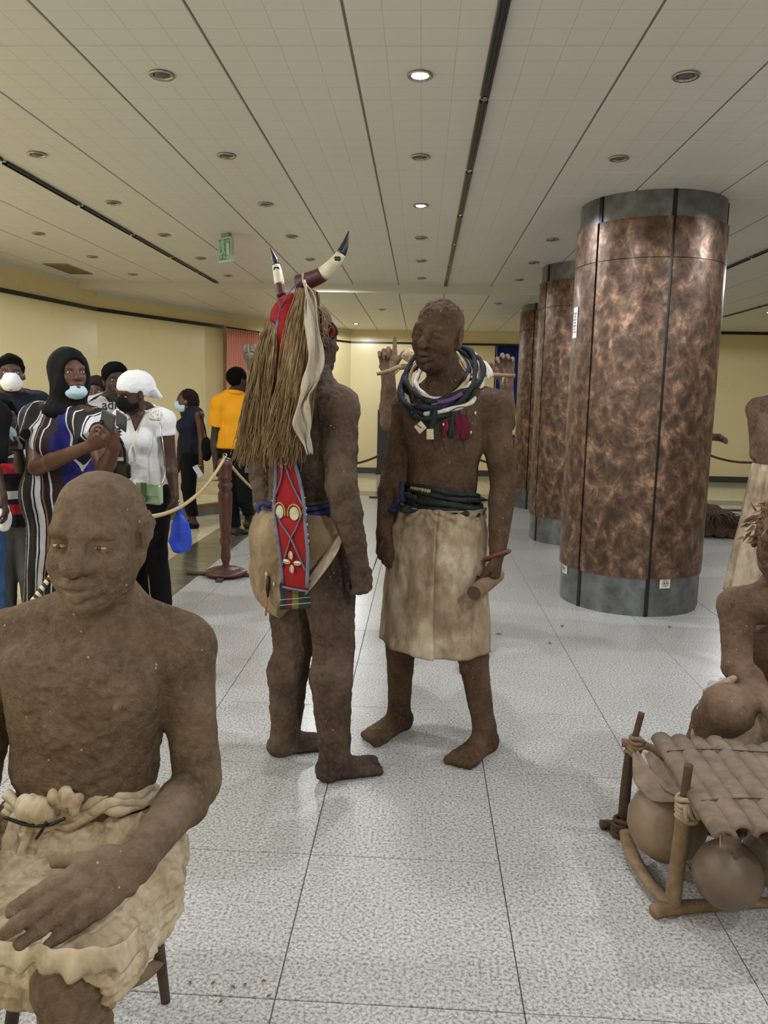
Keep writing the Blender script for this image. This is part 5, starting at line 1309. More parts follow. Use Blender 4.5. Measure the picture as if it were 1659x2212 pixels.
def statue_bearer():
    x, y = .10, 4.05
    J, f, z = stand(x, y, (-.05, -1), 1.74, pose=dict(elR=P(842, 912, 3.92), wrR=P(838, 806, 3.86), elL=P(1092, 915, 3.98), wrL=P(1094, 826, 3.90), anR=G(862, 1428)+np.array([0, 0, .09]), anL=G(1012, 1432)+np.array([0, 0, .09]), knR=P(870, 1240, 4.05), knL=P(1005, 1240, 4.05)))
    F_ = Fig(J, f, z, 1.0, am=1.12)
    p = F_.torso()+F_.arm('L')+F_.arm('R')+F_.leg('L')+F_.leg('R')+F_.neck(J['head'])+head_prims(J['head'], (0, -1, 0), (0, 0, 1), .24)
    p += hand_prims(J['wrR'], (-.05, .05, 1), (.1, 1, 0), (1, 0, 0), 1.15, [(5, 8, 6), (70, 80, 40), (75, 80, 40), (75, 80, 40)], (38, 0), 3)
    p += hand_prims(J['wrL'], (-.12, .02, 1), (0, 1, 0), (-1, 0, 0), 1.15, [(50, 60, 30), (40, 60, 30), (40, 60, 30), (45, 60, 30)], (40, 20), 3)
    p += foot_prims(J['anL'], (0, -1), z, 1)+foot_prims(J['anR'], (0, -1), z, -1)
    t = thing('statue', 'clay statue with both raised hands holding a stick across its shoulders', 'statue', (x, y, 0))
    obj('body', sculpt(p, .0068, disp=clay_disp(.002, .0008, 20, 41)), M['clay_red'], t)
    obj('loincloth', sculpt([ell(J['pel']+np.array([0, 0, -.03]), (.178, .135, .13), None, .02), cone(J['hipL'], lerp(J['hipL'], J['knL'], .5), .12, .10), cone(J['hipR'], lerp(J['hipR'], J['knR'], .5), .12, .10)], .009, disp=wrinkle((0, 0, 1), .006, 20, .2, 2)), M['hide3'], t)
    s = thing('carrying_stick', 'knotted stick across the shoulders of the statue with raised hands', 'stick', P(960, 805, 3.84))
    obj('stick', tube(spline([P(814, 808, 3.80), P(840, 802, 3.80), P(875, 792, 3.81), P(960, 800, 3.84), P(1040, 808, 3.84), P(1113, 812, 3.84)], 40), [.008, .012, .014, .014, .012, .009], 8), M['stick'], s)
    for a, b in (((845, 803), (835, 815)), ((862, 798), (850, 812)), ((1088, 815), (1084, 835))): obj('twig_stub', tube([P(*a, 3.80), P(*b, 3.795)], [.006, .003], 6), M['stick'], s)
    Gd = np.zeros((14, 6, 3)); c_ = spline([P(1036, 782, 3.80), P(1046, 788, 3.79), P(1056, 802, 3.785), P(1060, 816, 3.785)], 14)
    for i in range(14):
        for j in range(6): Gd[i, j] = c_[i]+np.array([.75, 0, .5])*(j/5-.5)*.035+np.array([0, -.004*math.sin(j*2.), 0])
    obj('white_rag', grid(Gd, thick=.003), M['ropewhite'], s)
    gs = [tube(spline([P(868+k*3.2, 782-abs(k-4)*2, 3.79), P(872+k*3, 765, 3.78), P(876+k*2.2, 752+abs(k-4)*2, 3.79)], 7), [.004, .007, .004], 6) for k in range(9)]
    obj('straw_bundle', join(*gs, tube(ringpts(P(882, 768, 3.785), None, (1, 0, .3), (.2, 1, .1), .018, .03, 0, 20), .005, 6, closed=True)), M['ragbeige'], s)
statue_bearer()
def statue_far(x, y, f, Ht, label, pose, skirt=None, h=.009):
    J, f, z = stand(x, y, f, Ht, pose=pose); F_ = Fig(J, f, z, 1.0, am=1.1)
    p = F_.torso()+F_.arm('L')+F_.arm('R')+F_.leg('L')+F_.leg('R')+F_.neck(J['head'])+head_prims(J['head'], f, (0, 0, 1), .24)
    for k, s in (('L', -1), ('R', 1)):
        d = J['wr'+k]-J['el'+k]; p += hand_prims(J['wr'+k], d, (-f[0], -f[1], .3), np.cross((0, 0, 1), f)*-s, z*1.08, (25, 35, 25)); p += foot_prims(J['an'+k], f, z, -s)
    t = thing('statue', label, 'statue', (x, y, 0))
    obj('body', sculpt(p, h, disp=clay_disp(.002, .0008, 20, int(x*10))), M['clay_red'], t)
    if skirt:
        r = np.array([f[1], -f[0], 0]); A = np.zeros((60, 20, 3))
        for i in range(60):
            a = 2*math.pi*i/60
            for j in range(20):
                v = j/19; R_ = .160+.085*v+.022*math.sin(a*15+v*2)*(.4+v)+.006*math.sin(a*31)
                A[i, j] = J['pel']+r*math.cos(a)*R_+f*math.sin(a)*R_*.8+np.array([0, 0, .13-v*skirt])
        obj('skirt', grid(A[::-1], closed_u=True, thick=.005), M['creamskirt'], t)
    return t
xs = P(1706, 880, 4.6)
statue_far(xs[0], 4.6, (-.6, -.8), 1.76, 'bare chested clay statue wearing a long gathered cream skirt', dict(elR=(xs[0]-.10, 4.72, 1.14), wrR=(xs[0]+.08, 4.36, 1.02)), .78)
h0 = P(1543, 985, 6.6)
statue_far(h0[0]-.42, 6.75, (.3, -.95), 1.74, 'clay statue half hidden behind the nearest copper column', dict(elL=(h0[0]-.12, 6.68, 1.15), wrL=(h0[0]-.045, 6.55, 1.16)), .5, .011)
# heap of dry foliage costume beyond the column
def heap():
    c = G(1572, 1160); c = np.array([c[0], c[1], 0]); t = thing('foliage_heap', 'heap of dark dried foliage on the floor beyond the nearest column', 'foliage', c)
    rn = np.random.default_rng(4)
    obj('core', sculpt([ell(c+np.array([-.15, .1, .10]), (.26, .22, .22), None, .08), ell(c+np.array([.18, .0, .04]), (.30, .16, .09), None, .06)], .012, planes=[(np.array([0, 0, .003]), (0, 0, -1))], disp=clay_disp(.03, .012, 16, 3)), simple('foliage_dark', (62, 44, 34), .95, c2=(96, 72, 56), sc=30), t)
    gs = []
    for k in range(420):
        a = rn.uniform(0, 2*math.pi); u = rn.uniform(0, 1); b = c+np.array([-.15+.30*math.cos(a)*math.sqrt(u)+rn.normal(0, .05), .05+.22*math.sin(a)*math.sqrt(u), .02])
        hgt = .26*max(.1, 1-((b[0]-c[0]+.15)/.42)**2); e = b+np.array([rn.normal(.05, .08), rn.normal(-.05, .06), rn.uniform(-.02, .05)])
        gs.append(tube(spline([b+np.array([0, 0, hgt]), lerp(b, e, .5)+np.array([0, 0, hgt*.9]), e+np.array([0, 0, hgt*.5])], 5), [.003, .006, .001], 4))
    o = obj('dry_stalks', join(*gs), simple('stalk_brown', (104, 78, 60), .9, c2=(70, 50, 40), sc=30), t); o['kind'] = 'stuff'
heap()
# ------------------------------------------------------------------ visitors
def dress_mat():
    t = NT('striped_dress'); v = t.map(rot=(0, 0, math.radians(26)))
    n = t.math('MULTIPLY', t.math('SUBTRACT', t.noise(2.2, 3), .5), .05)
    x = t.math('FRACT', t.math('MULTIPLY', t.math('ADD', t.math('ADD', t.sep(v)[0], n), 2.0), 3.05))
    bk, wh, bl, mr, og = lin((16, 16, 20)), lin((206, 206, 212)), lin((26, 24, 110)), lin((44, 22, 28)), lin((150, 96, 70))
    t.col(t.ramp(x, [(0, bk), (.10, wh), (.13, bk), (.16, wh), (.24, bk), (.265, og), (.285, bk), (.36, wh), (.385, mr), (.52, bl), (.66, wh), (.69, bk), (.80, mr), (.88, wh), (.91, bk)], 'CONSTANT')); t.set(Roughness=.8); return t.m
M['dress'] = dress_mat()
def tee_mat():
    t = NT('striped_tee'); z = t.math('FRACT', t.math('MULTIPLY', t.math('ADD', t.sep()[2], t.math('MULTIPLY', t.noise(4, 2), .02)), 4.4))
    t.col(t.ramp(z, [(0, lin((24, 26, 40))), (.28, lin((196, 36, 50))), (.52, lin((24, 26, 40))), (.66, lin((212, 212, 212))), (.86, lin((24, 26, 40)))], 'CONSTANT')); t.set(Roughness=.9); return t.m
M['striptee'] = tee_mat()
class Visitor:
    def __init__(s, x, y, f, Ht, label, skinm, female=False, pose=None, hf=None, hu=(0, 0, 1), h=.008, w=1.0, build=1.0, feet=True, hands=None, hh=.235, hc=None):
        s.J, s.f, s.z = stand(x, y, f, Ht, w*(.92 if female else 1.0), pose); s.h = h; s.x, s.y = x, y
        J = s.J; s.F = Fig(J, s.f, s.z, build*(.94 if female else 1.0), female); s.hc = J['head'] if hc is None else np.asarray(hc); s.hf = s.f if hf is None else nrm(hf); s.hu = np.asarray(hu, float); s.hh = hh
        F_ = s.F; p = F_.torso()+F_.arm('L')+F_.arm('R')+F_.leg('L')+F_.leg('R')+F_.neck(s.hc, .05 if female else .056)+head_prims(s.hc, s.hf, s.hu, hh, lips=1.1)
        r = np.cross(s.f, (0, 0, 1))
        for k, sg in (('L', -1), ('R', 1)):
            hp = (hands or {}).get(k)
            if hp: p += hand_prims(J['wr'+k], hp[0], hp[1], hp[2], s.z*.98, hp[3] if len(hp) > 3 else (30, 40, 30))
            else: p += hand_prims(J['wr'+k], J['wr'+k]-J['el'+k], r*sg, s.f, s.z*.98, (22, 30, 22))
            p += foot_prims(J['an'+k], s.f, s.z, -sg)
        s.t = thing('person', label, 'person', (x, y, 0))
        s.body = obj('body', sculpt(p, h), skinm, s.t)
        A = ortho(s.hf, s.hu); s.A = A; s.q = lambda a, b, c: s.hc+hh*(A@np.array([a, b, c]))
        W, B = eyes_geo(s.hc, s.hf, s.hu, hh)
        for sg, a, b in zip((-1, 1), W, B):
            Wg = ball(s.q(sg*.145, .322, .008), hh*np.array([.052, .030, .022]), 10, A); Bg = ball(s.q(sg*.145, .347, .008), hh*np.array([.021, .010, .020]), 8, A)
            e = obj('eye', Wg, M['eyewhite'], s.t); obj('iris', Bg, M['eyedark'], e)
        for sg in (-1, 1): obj('eyebrow', tube([s.q(sg*.08, .352, .105), s.q(sg*.15, .345, .118), s.q(sg*.22, .305, .10)], .0024, 5), M['hair'], s.t)
    def part(s, name, prims, mat, planes=(), disp=None, h=None, label=None): return obj(name, sculpt(prims, h or s.h, planes, disp), mat, s.t, True, label)
    def top(s, mat, d=.014, sleeve=.5, hem=.02, name='shirt', flare=0.0, neck=None, disp=None, sd=0.0):
        F_ = s.F; J = s.J; z = s.z
        p = F_.torso(d)
        if sleeve: p += F_.arm('L', d+.006+sd, sleeve)+F_.arm('R', d+.006+sd, sleeve)
        p.append(econe(J['pel']+np.array([0, 0, .1*z]), J['pel']+np.array([0, 0, (hem-.1)*z]), (.150*z+d, .112*z+d), (.158*z+d+flare, .125*z+d+flare), F_.r, .04))
        nk = [(J['nb']+np.array([0, 0, (neck if neck is not None else .05)*z]), np.array([0, 0, 1.])+F_.f*.35), (J['pel']+np.array([0, 0, hem*z]), (0, 0, -1))]
        return s.part(name, p, mat, nk, disp or wrinkle((0.1, 0, 1), .004, 16, .35, int(s.x*10)))
    def trousers(s, mat, d=.012, name='trousers', top=.06, to=.10):
        F_ = s.F; J = s.J; z = s.z
        p = [infl(q, d) for q in F_.torso()[:1]]+[ell(J['pel']+np.array([0, 0, -.03])-s.f*.02, np.array([.165, .125, .13])*z+d, ortho(s.f, (0, 0, 1)), .03)]
        for k in 'LR':
            m_ = lerp(J['kn'+k], J['an'+k], .5)
            p += [cone(J['hip'+k], J['kn'+k], .092*z+d, .066*z+d, .03), cone(J['kn'+k], J['an'+k]+np.array([0, 0, (to-.088)*z]), .066*z+d, .052*z+d, .02, 1, [(J['an'+k]+np.array([0, 0, (to-.088)*z]), (0, 0, -1))])]
        return s.part(name, p, mat, [(J['pel']+np.array([0, 0, top*z]), (0, 0, 1))], wrinkle((.2, 0, 1), .004, 14, .5, 3))
    def shoes(s, mat, name='shoe', sole=None):
        for k in 'LR':
            o = s.part(name, [infl(q, .008) for q in foot_prims(s.J['an'+k], s.f, s.z, None)[:1]+foot_prims(s.J['an'+k], s.f, s.z, None)[2:]], mat, [(np.array([0, 0, .001]), (0, 0, -1)), (s.J['an'+k]+np.array([0, 0, -.015]), (0, 0, 1))])
            if sole is not None:
                d = s.f; c = s.J['an'+k]*np.array([1, 1, 0]); A = ortho(d, (0, 0, 1)); g = ball((0, 0, 0), (1, 1, 1), 14); V = np.array(g[0])*np.array([.052, .145, .014])*s.z
                obj('sole', ((V@A.T)+c+d*.055+np.array([0, 0, .014]), g[1]), sole, o)
    def hair(s, mat, thick=.012, low=.05, name='hair', fr=.30, extra=()):
        H = s.hh; A = s.A
        return s.part(name, [ell(s.q(0, -.07, .14), H*np.array([.315, .40, .36])+thick, A, .01)]+list(extra), mat, [(s.q(0, fr, .20), A@np.array([0, .75, -.66])), (s.q(0, 0, low-.25), A@np.array([0, .1, -1]))] if not extra else [], clay_disp(.003, .002, 40, 1), .006)
    def mask(s, mat, dz=0.0, straps=True):
        H = s.hh; A = s.A; q = s.q
        o = s.part('face_mask', [ell(q(0, .12, -.24+dz), H*np.array([.285, .315, .295]), A, .01), ell(q(0, .39, -.16+dz), H*np.array([.09, .10, .12]), A, .06)], mat, [(q(0, 0, -.06+dz), A@np.array([0, -.15, 1])), (q(0, .0, -.46+dz), A@np.array([0, -.1, -1])), (q(0, .06, 0), A@np.array([0, -1, 0]))], wrinkle(A[:, 0], .0012, 40, .2, 1), .0045)
        if straps:
            for sg in (-1, 1): obj('strap', tube(spline([q(sg*.25, .15, -.10+dz), q(sg*.33, .02, -.02+dz*.5), q(sg*.33, -.05, .06)], 8), .0018, 5), mat, o)
        return o
def V3(*a): return np.array(a, float)
def xy(px, Y): return P(px, 900, Y)[0]
# woman in a black headscarf and striped dress
def hijab_woman():
    Y = 4.0
    v = Visitor(xy(122, Y), Y, (.50, -.86), 1.67, 'woman in black headscarf and striped dress looking up from her phone', M['skinA'], True,
                dict(nb=P(142, 884, 3.97), chest=P(136, 960, 3.97), shR=P(84, 908, 4.0), shL=P(196, 908, 3.88), elR=P(80, 1010, 3.80), wrR=P(196, 962, 3.56), elL=P(225, 1015, 3.72), wrL=P(248, 965, 3.52)), hf=(.72, -.69, -.05), hu=(-.04, -.02, 1), h=.0062, hc=P(151, 806, 3.93), hh=.232,
                hands={'R': (V3(.75, -.35, .35), V3(-.3, -.6, -.5), V3(0, -.2, 1), (35, 45, 30)), 'L': (V3(-.1, -.5, .55), V3(.7, -.4, -.2), V3(0, -.1, 1), (40, 45, 30))}, w=.98, build=1.06)
    J, F_, z = v.J, v.F, v.z; q, A, H = v.q, v.A, v.hh
    d = .016; p = F_.torso(d)
    p += [econe(J['pel']+V3(0, 0, .10), J['pel']+V3(0, 0, -.82), (.165, .125), (.235, .20), F_.r, .05), ell(J['pel']-F_.f*.04+V3(0, 0, -.06), V3(.185, .16, .17), ortho(F_.f, (0, 0, 1)), .05)]
    for k in 'LR': p += F_.arm(k, .034, .42)
    dr = v.part('dress', p, M['dress'], [(J['pel']+V3(0, 0, -.84), (0, 0, -1)), (J['nb']+V3(0, 0, .05), V3(0, 0, 1)+F_.f*.3)], wrinkle((.05, 0, 1), .009, 11, .12, 4), .0065)
    obj('waist_seam', tube(ringpts(lerp(J['pel'], J['chest'], .38), None, F_.f, (0, 0, 1), .166, .128, 0, 40), .006, 6, closed=True), M['blackcloth'], dr)
    hj = [ell(q(0, -.08, .13), H*V3(.40, .50, .44), A, .03), ell(q(0, .04, -.20), H*V3(.34, .40, .40), A, .05), ell(q(0, -.2, -.12), H*V3(.31, .28, .40), A, .05), cone(q(0, -.05, -.3), J['nb']+V3(0, 0, .01), .080, .092, .05), ell(J['nb']+F_.f*.03+V3(0, 0, -.01), V3(.108, .10, .045), ortho(F_.f, (0, 0, 1)), .05),
          ell(q(0, .36, -.035), H*V3(.255, .30, .33), A, .02, -1)]
    v.part('headscarf', hj, M['hijab'], (), wrinkle((.4, 0, 1), .004, 16, .25, 9), .006)
    mk = [ell(q(0, .15, -.40), H*V3(.275, .31, .20), A, .02)]
    m_ = v.part('face_mask', mk, M['maskblue'], [(q(0, .3, -.275), A@V3(0, -.35, 1)), (q(0, .0, -.52), A@V3(0, -.3, -1)), (q(0, .08, 0), A@V3(0, -1, 0))], wrinkle(A[:, 0], .0015, 40, .2, 1), .0045)
    ph = thing('phone', 'dark phone held up by the woman in the striped dress', 'phone', P(232, 930, 3.46))
    R = ortho(V3(.55, .35, .85), V3(.2, -.8, .5)); c = P(231, 921, 3.47)
    R = np.stack([nrm(V3(.8, .55, -.2)), nrm(np.cross(nrm(V3(-.1, -.45, .9)), nrm(V3(.8, .55, -.2)))), nrm(V3(-.1, -.45, .9))], 1)
    obj('case', box(c, (.074, .012, .150), ortho(V3(.35, -.3, .9), V3(.3, .9, .3))@np.array([[1, 0, 0], [0, 0, 1], [0, 1, 0.]])@np.eye(3), .004), simple('phone_case', (60, 62, 66), .4), ph, False)
    obj('camera_bump', box(c+V3(-.02, -.008, .02), (.02, .01, .02), None, .003), M['black'], ph, False)
hijab_woman()
# man in navy tee with white mask
v = Visitor(xy(26, 4.9), 4.9, (.35, -.94), 1.68, 'man in navy V-neck tee with a pointed white mask', M['skinB'], hf=(.45, -.88, .05), h=.0085, hc=P(24, 806, 4.86), hh=.232)
v.top(M['navytee'], neck=.03); v.trousers(M['blackcloth']); v.hair(M['hair'], .008); v.mask(M['maskwhite']); v.shoes(M['blackcloth'])
# child with striped tee and phone
v = Visitor(xy(22, 4.25), 4.25, (.35, -.94), 1.30, 'child in red, navy and white striped tee looking at a phone', M['skinB'], hf=(.55, -.7, -.35), h=.008, hc=P(6, 903, 4.2), hh=.215, pose=dict(elR=P(-30, 1010, 4.1), wrR=P(18, 975, 4.0), elL=P(45, 1010, 4.05), wrL=P(40, 972, 3.95)), hands={'R': (V3(.8, -.3, .2), V3(0, -.4, -.8), V3(0, -.3, 1)), 'L': (V3(-.3, -.3, .3), V3(.3, -.4, -.7), V3(0, -.3, 1))})
v.top(M['striptee'], hem=-.06, d=.018); v.trousers(M['greypants'], d=.02); v.hair(M['hair'], .006); v.mask(M['maskblue'], -.2); v.shoes(M['blackcloth'])
solo('phone', box(P(40, 958, 3.93), (.07, .12, .010), ortho(V3(-.2, .9, .5), V3(.1, -.5, .8)), .003), M['black'], 'black phone in the hands of the child in striped tee', 'phone', smooth=False)
# person in jeans by the frame of the rope
v = Visitor(xy(-88, 3.62), 3.62, (.2, -.98), 1.62, 'person in dark top and blue jeans carrying a white bag', M['skinB'], h=.0085, pose=dict(elL=P(-22, 1000, 3.6), wrL=P(4, 1075, 3.52), elR=P(-200, 1000, 3.6), wrR=P(-175, 1080, 3.6)))
v.top(M['blackcloth'], sleeve=.95, hem=-.02); v.trousers(M['denim'], d=.016); v.hair(M['hair'], .008); v.shoes(M['blackcloth'])
b = thing('shopping_bag', 'small white bag hanging beside the blue jeans', 'bag', P(4, 1150, 3.5))
obj('bag', sculpt([ell(P(4, 1120, 3.5), V3(.045, .03, .06), None, .02), cone(P(5, 1095, 3.5), P(5, 1085, 3.5), .018, .012, .02)], .006, disp=wrinkle((0, 0, 1), .006, 30, .3, 1)), M['white'], b)
# man in grey tee with lettering
v = Visitor(xy(240, 5.3), 5.3, (.22, -.97), 1.64, 'man in grey tee with black shoulder stripes and lettering', M['skinC'], hf=(.55, -.8, -.25), h=.0085, hc=P(250, 822, 5.25), hh=.24, pose=dict(elL=P(325, 985, 5.1), wrL=P(285, 1010, 4.95), elR=P(188, 990, 5.2), wrR=P(225, 1000, 5.0)))
v.top(M['greytee'], hem=-.06); v.trousers(M['greypants']); v.hair(M['hair'], .012); v.shoes(M['blackcloth'])
for dx in (0, 6, 12): obj('shoulder_stripe', tube(spline([P(192+dx, 868-dx*.45, 5.19), P(205+dx, 858-dx*.4, 5.185), P(222+dx, 850-dx*.35, 5.20)], 8), .0035, 5), M['black'], v.t)
def lettering(txt, size, c, R, mat, parent, name):
    cu = bpy.data.curves.new('tmp', 'FONT'); cu.body = txt; cu.size = size; cu.extrude = .0012; cu.align_x = 'CENTER'; cu.resolution_u = 3; cu.offset = .0014
    o = bpy.data.objects.new('tmp', cu); COL.objects.link(o)
    dg = bpy.context.evaluated_depsgraph_get(); me = bpy.data.meshes.new_from_object(o.evaluated_get(dg))
    V = np.array([tuple(x.co) for x in me.vertices]); F = [tuple(p_.vertices) for p_ in me.polygons]
    bpy.data.objects.remove(o); bpy.data.curves.remove(cu); bpy.data.meshes.remove(me)
    # follow the chest
    V[:, 2] -= 1.3*V[:, 0]**2
    return obj(name, (V@np.array(R).T+np.asarray(c), F), mat, parent, False)
Rt = np.stack([nrm(V3(.97, .22, 0)), V3(0, 0, 1), nrm(V3(.22, -.97, 0))], 1)
lettering('adidas', .085, P(255, 884, 5.155), Rt, M['black'], v.t, 'chest_lettering')
# woman in white headwrap and blouse
def wrap_woman():
    Y = 4.7
    v = Visitor(xy(312, Y), Y, (-.42, -.9), 1.56, 'woman in white headwrap and sheer white blouse with a black mask', M['skinB'], True,
                dict(shR=P(262, 905, 4.72), shL=P(358, 908, 4.62), elL=P(368, 1000, 4.62), wrL=P(378, 1074, 4.55), elR=P(252, 1000, 4.6), wrR=P(258, 962, 4.42)), hf=(-.55, -.72, -.42), hu=(-.12, -.35, 1), h=.0072, hc=P(286, 848, 4.62), hh=.228,
                hands={'L': (V3(.02, -.1, -1), V3(.9, -.3, 0), V3(-.2, -.9, 0), (45, 55, 35)), 'R': (V3(-.1, -.5, .5), V3(-.6, -.3, -.4), V3(.3, -.2, .8), (40, 50, 30))}, build=.95)
    J, F_, z, q, A, H = v.J, v.F, v.z, v.q, v.A, v.hh
    bl = v.top(M['white'], d=.010, sleeve=.36, hem=-.02, name='blouse', flare=.016, neck=.05, sd=-.008)
    lace = NT('lace'); lace.col(lace.mix(lace.ramp(lace.vor(60), [(.25, (0, 0, 0)), (.4, (1, 1, 1))]), lin((160, 140, 126)), lin((226, 222, 220)))); lace.set(Roughness=.8)
    fc = F_.f
    def surf(px, py, rad=7):
        n_ = len(bl.data.vertices); Vb = np.zeros(n_*3, np.float32); bl.data.vertices.foreach_get('co', Vb); Vb = Vb.reshape(-1, 3)+WLOC[bl.name]
        d_ = Vb-_C; z_ = d_@_fw; m_ = (np.abs(829.5+F_PX*(d_@_rt)/z_-px) < rad) & (np.abs(1106-F_PX*(d_@_up)/z_-py) < rad); return float(Vb[m_, 1].min()) if m_.any() else 4.58
    def patch(name, poly, mat, out=.004):
        c0 = np.mean(poly, 0); g = []
        for k in range(len(poly)):
            a_, b_ = np.array(poly[k], float), np.array(poly[(k+1) % len(poly)], float)
            for s0 in range(4): g.append(lerp(a_, b_, s0/4))
        rings = [[lerp(c0, q_, t_) for q_ in g] for t_ in (.02, .35, .7, 1.0)]
        A_ = np.array([[P(x_, y_, surf(x_, y_)-out) for x_, y_ in r_] for r_ in rings])
        obj(name, grid(A_, closed_v=True, thick=.004), mat, bl)
    patch('neck_opening', [(276, 886), (300, 880), (314, 888), (292, 932)], M['skinB'])
    patch('lace_yoke', [(318, 886), (334, 880), (350, 892), (346, 908), (322, 906)], lace.m); patch('lace_yoke', [(262, 892), (272, 886), (280, 906), (264, 908)], lace.m)
    obj('placket', tube(spline([J['nb']+fc*.110*z+V3(0, 0, -.16), J['chest']+fc*.148*z+V3(0, 0, -.08), J['pel']+fc*.150*z+V3(0, 0, .03)], 14), .009, 6, flat=.4), M['white'], bl)
    v.trousers(M['blackcloth'], d=.012); v.shoes(M['blackcloth'])
    hw = [ell(q(0, -.08, .17), H*V3(.355, .44, .39), A, .02), ell(q(0, -.38, .10), H*V3(.24, .22, .26), A, .06), econe(q(-.05, -.46, .15), q(-.12, -.60, -.34), (.040, .022), (.062, .018), A[:, 0], .04)]
    hwp = v.part('headwrap', hw, M['white'], [(q(0, .25, .12), A@V3(0, .55, -1)), (q(-.1, -.6, -.36), A@V3(-.2, -.1, -1))], wrinkle(A[:, 0]+A[:, 1]*.5, .004, 26, .2, 7), .0062)
    v.mask(M['maskblack'], .02)
    obj('ring', ball(P(386, 1083, 4.47), .008, 8), simple('gold', (212, 176, 96), .25, 1.0), v.t)
    # green purse on its strap
    pu = thing('purse', 'pale green glossy purse with dark green clasp on the white blouse woman', 'purse', P(325, 1088, 4.45))
    gm = simple('green_patent', (168, 190, 158), .12, c2=(150, 176, 142), sc=8); gd = simple('dark_green_patent', (28, 104, 58), .12)
    c0 = P(325, 1066, 4.46); R = np.stack([nrm(V3(.93, -.36, 0)), nrm(V3(.36, .93, 0)), V3(0, 0, 1)], 1)
    bd = obj('bag_body', box(c0, (.165, .05, .125), R, .012), gm, pu); modsmooth(bd)
    obj('flap', box(c0+R@V3(0, -.028, .025), (.166, .008, .075), R, .004), gm, bd, False); obj('clasp_strap', box(c0+R@V3(-.02, -.034, .02), (.042, .007, .09), R, .003), gd, bd, False)
    obj('clasp', lathe([(.022, 0), (.022, .006), (.014, .012)], 16, c0+R@V3(-.02, -.034, -.03), R@np.array([[1, 0, 0], [0, 0, -1], [0, 1, 0.]])), gd, bd)
    obj('chain', tube(spline([c0+R@V3(.08, 0, .05), P(357, 1020, 4.48), P(352, 960, 4.50), P(345, 910, 4.56)], 20), .0035, 5), M['chrome'], pu)
    # black handbag and blue carrier bag
    hb = thing('handbag', 'glossy black handbag hooked on the arm of the headwrap woman', 'handbag', P(255, 1035, 4.38))
    pb = simple('black_patent', (14, 14, 16), .15)
    obj('bag_body', box(P(254, 1018, 4.38), (.15, .07, .11), rotz(.2), .02), pb, hb, False); obj('handle', tube(spline([P(238, 1000, 4.38), P(240, 965, 4.37), P(255, 945, 4.38), P(268, 968, 4.38), P(270, 1000, 4.38)], 20), .008, 8), pb, hb)
    obj('buckle', box(P(258, 992, 4.33), (.05, .01, .025), rotz(.2), .004), M['chrome'], hb, False)
    ph = solo('phone', box(P(262, 910, 4.33), (.075, .010, .145), ortho(V3(.4, -.6, .7), V3(.4, .6, .5))@np.array([[1, 0, 0], [0, 0, -1], [0, 1, 0.]]), .003), simple('phone_grey', (92, 96, 104), .25), 'grey phone held by the woman in the white headwrap', 'phone', smooth=False)
    cb = thing('carrier_bag', 'crumpled blue plastic carrier bag hanging from a hand', 'bag', P(389, 1192, 4.5))
    bm = NT('blue_plastic'); bm.col(bm.mix(bm.noise(9, 3), lin((24, 52, 176)), lin((58, 96, 226)))); bm.set(Roughness=.35)
    prof = [(1100, .012, .012), (1112, .022, .018), (1130, .045, .03), (1150, .058, .04), (1170, .056, .042), (1186, .046, .036), (1193, .030, .025)]
    A_ = np.zeros((9, len(prof), 3)); rn = np.random.default_rng(2)
    for j, (y, rx, ry) in enumerate(prof):
        c1 = P(387+(2 if j < 3 else 3), y, 4.5)
        for i in range(9):
            a = 2*math.pi*i/9; k = 1+rn.uniform(-.18, .18); A_[i, j] = c1+V3(math.cos(a)*rx*k*1.12, math.sin(a)*ry*k, rn.uniform(-.006, .006))
    obj('bag', grid(A_[::-1], closed_u=True, thick=.002), bm.m, cb, False)
    for dx in (-7, 6): obj('bag_handle', tube(spline([P(389+dx, 1110, 4.49), P(385+dx*.6, 1096, 4.49), P(382, 1088, 4.49)], 8), .005, 6, flat=.4), bm.m, cb)
wrap_woman()
# woman in navy sleeveless top seen from the side
v = Visitor(xy(408, 8.1), 8.1, (-.93, -.36), 1.50, 'woman in navy sleeveless top with blue mask and brown bob', M['skinA'], True, dict(elR=P(436, 950, 7.98), wrR=P(434, 1005, 7.9), elL=P(392, 955, 8.25), wrL=P(385, 1000, 8.2), shR=P(430, 897, 8.0), shL=P(402, 892, 8.24)), hf=(-.95, -.28, 0), h=.0095, hc=P(402, 866, 8.1), hh=.24)
v.top(M['navy'], sleeve=0, hem=-.12, flare=.01); v.trousers(M['blackcloth'], to=.16); v.mask(M['maskblue'])
H_ = v.hh; v.part('hair', [ell(v.q(0, -.12, .14), H_*V3(.37, .42, .40), v.A, .03), ell(v.q(0, -.30, -.20), H_*V3(.33, .22, .34), v.A, .06), ell(v.q(0, .30, -.1), H_*V3(.33, .34, .36), v.A, .03, -1)], M['hairbrown'], (), clay_disp(.004, .002, 30, 2), .008)
v.shoes(M['navytee'], sole=M['white'])
obj('bracelet', tube(ringpts(v.J['wrR'], None, (1, 0, 0), (0, 0, 1), .034, .034, 0, 16), .006, 5, closed=True), M['chrome'], v.t)
solo('phone', box(P(428, 1018, 7.82), (.06, .01, .13), ortho(V3(.5, -.7, .3), V3(-.5, 0, .8)), .003), M['white'], 'white phone and paper in the hand of the navy top woman', 'phone', smooth=False)
sb = thing('shoulder_bag', 'black shoulder bag behind the navy top woman', 'bag', P(447, 1000, 7.95))
obj('bag_body', sculpt([ell(P(446, 970, 7.95), V3(.06, .05, .13), None, .02)], .01), M['blackcloth'], sb); obj('bag_strap', tube(spline([P(446, 945, 7.93), P(440, 915, 7.9), P(428, 890, 7.98)], 10), .008, 6), M['blackcloth'], sb)
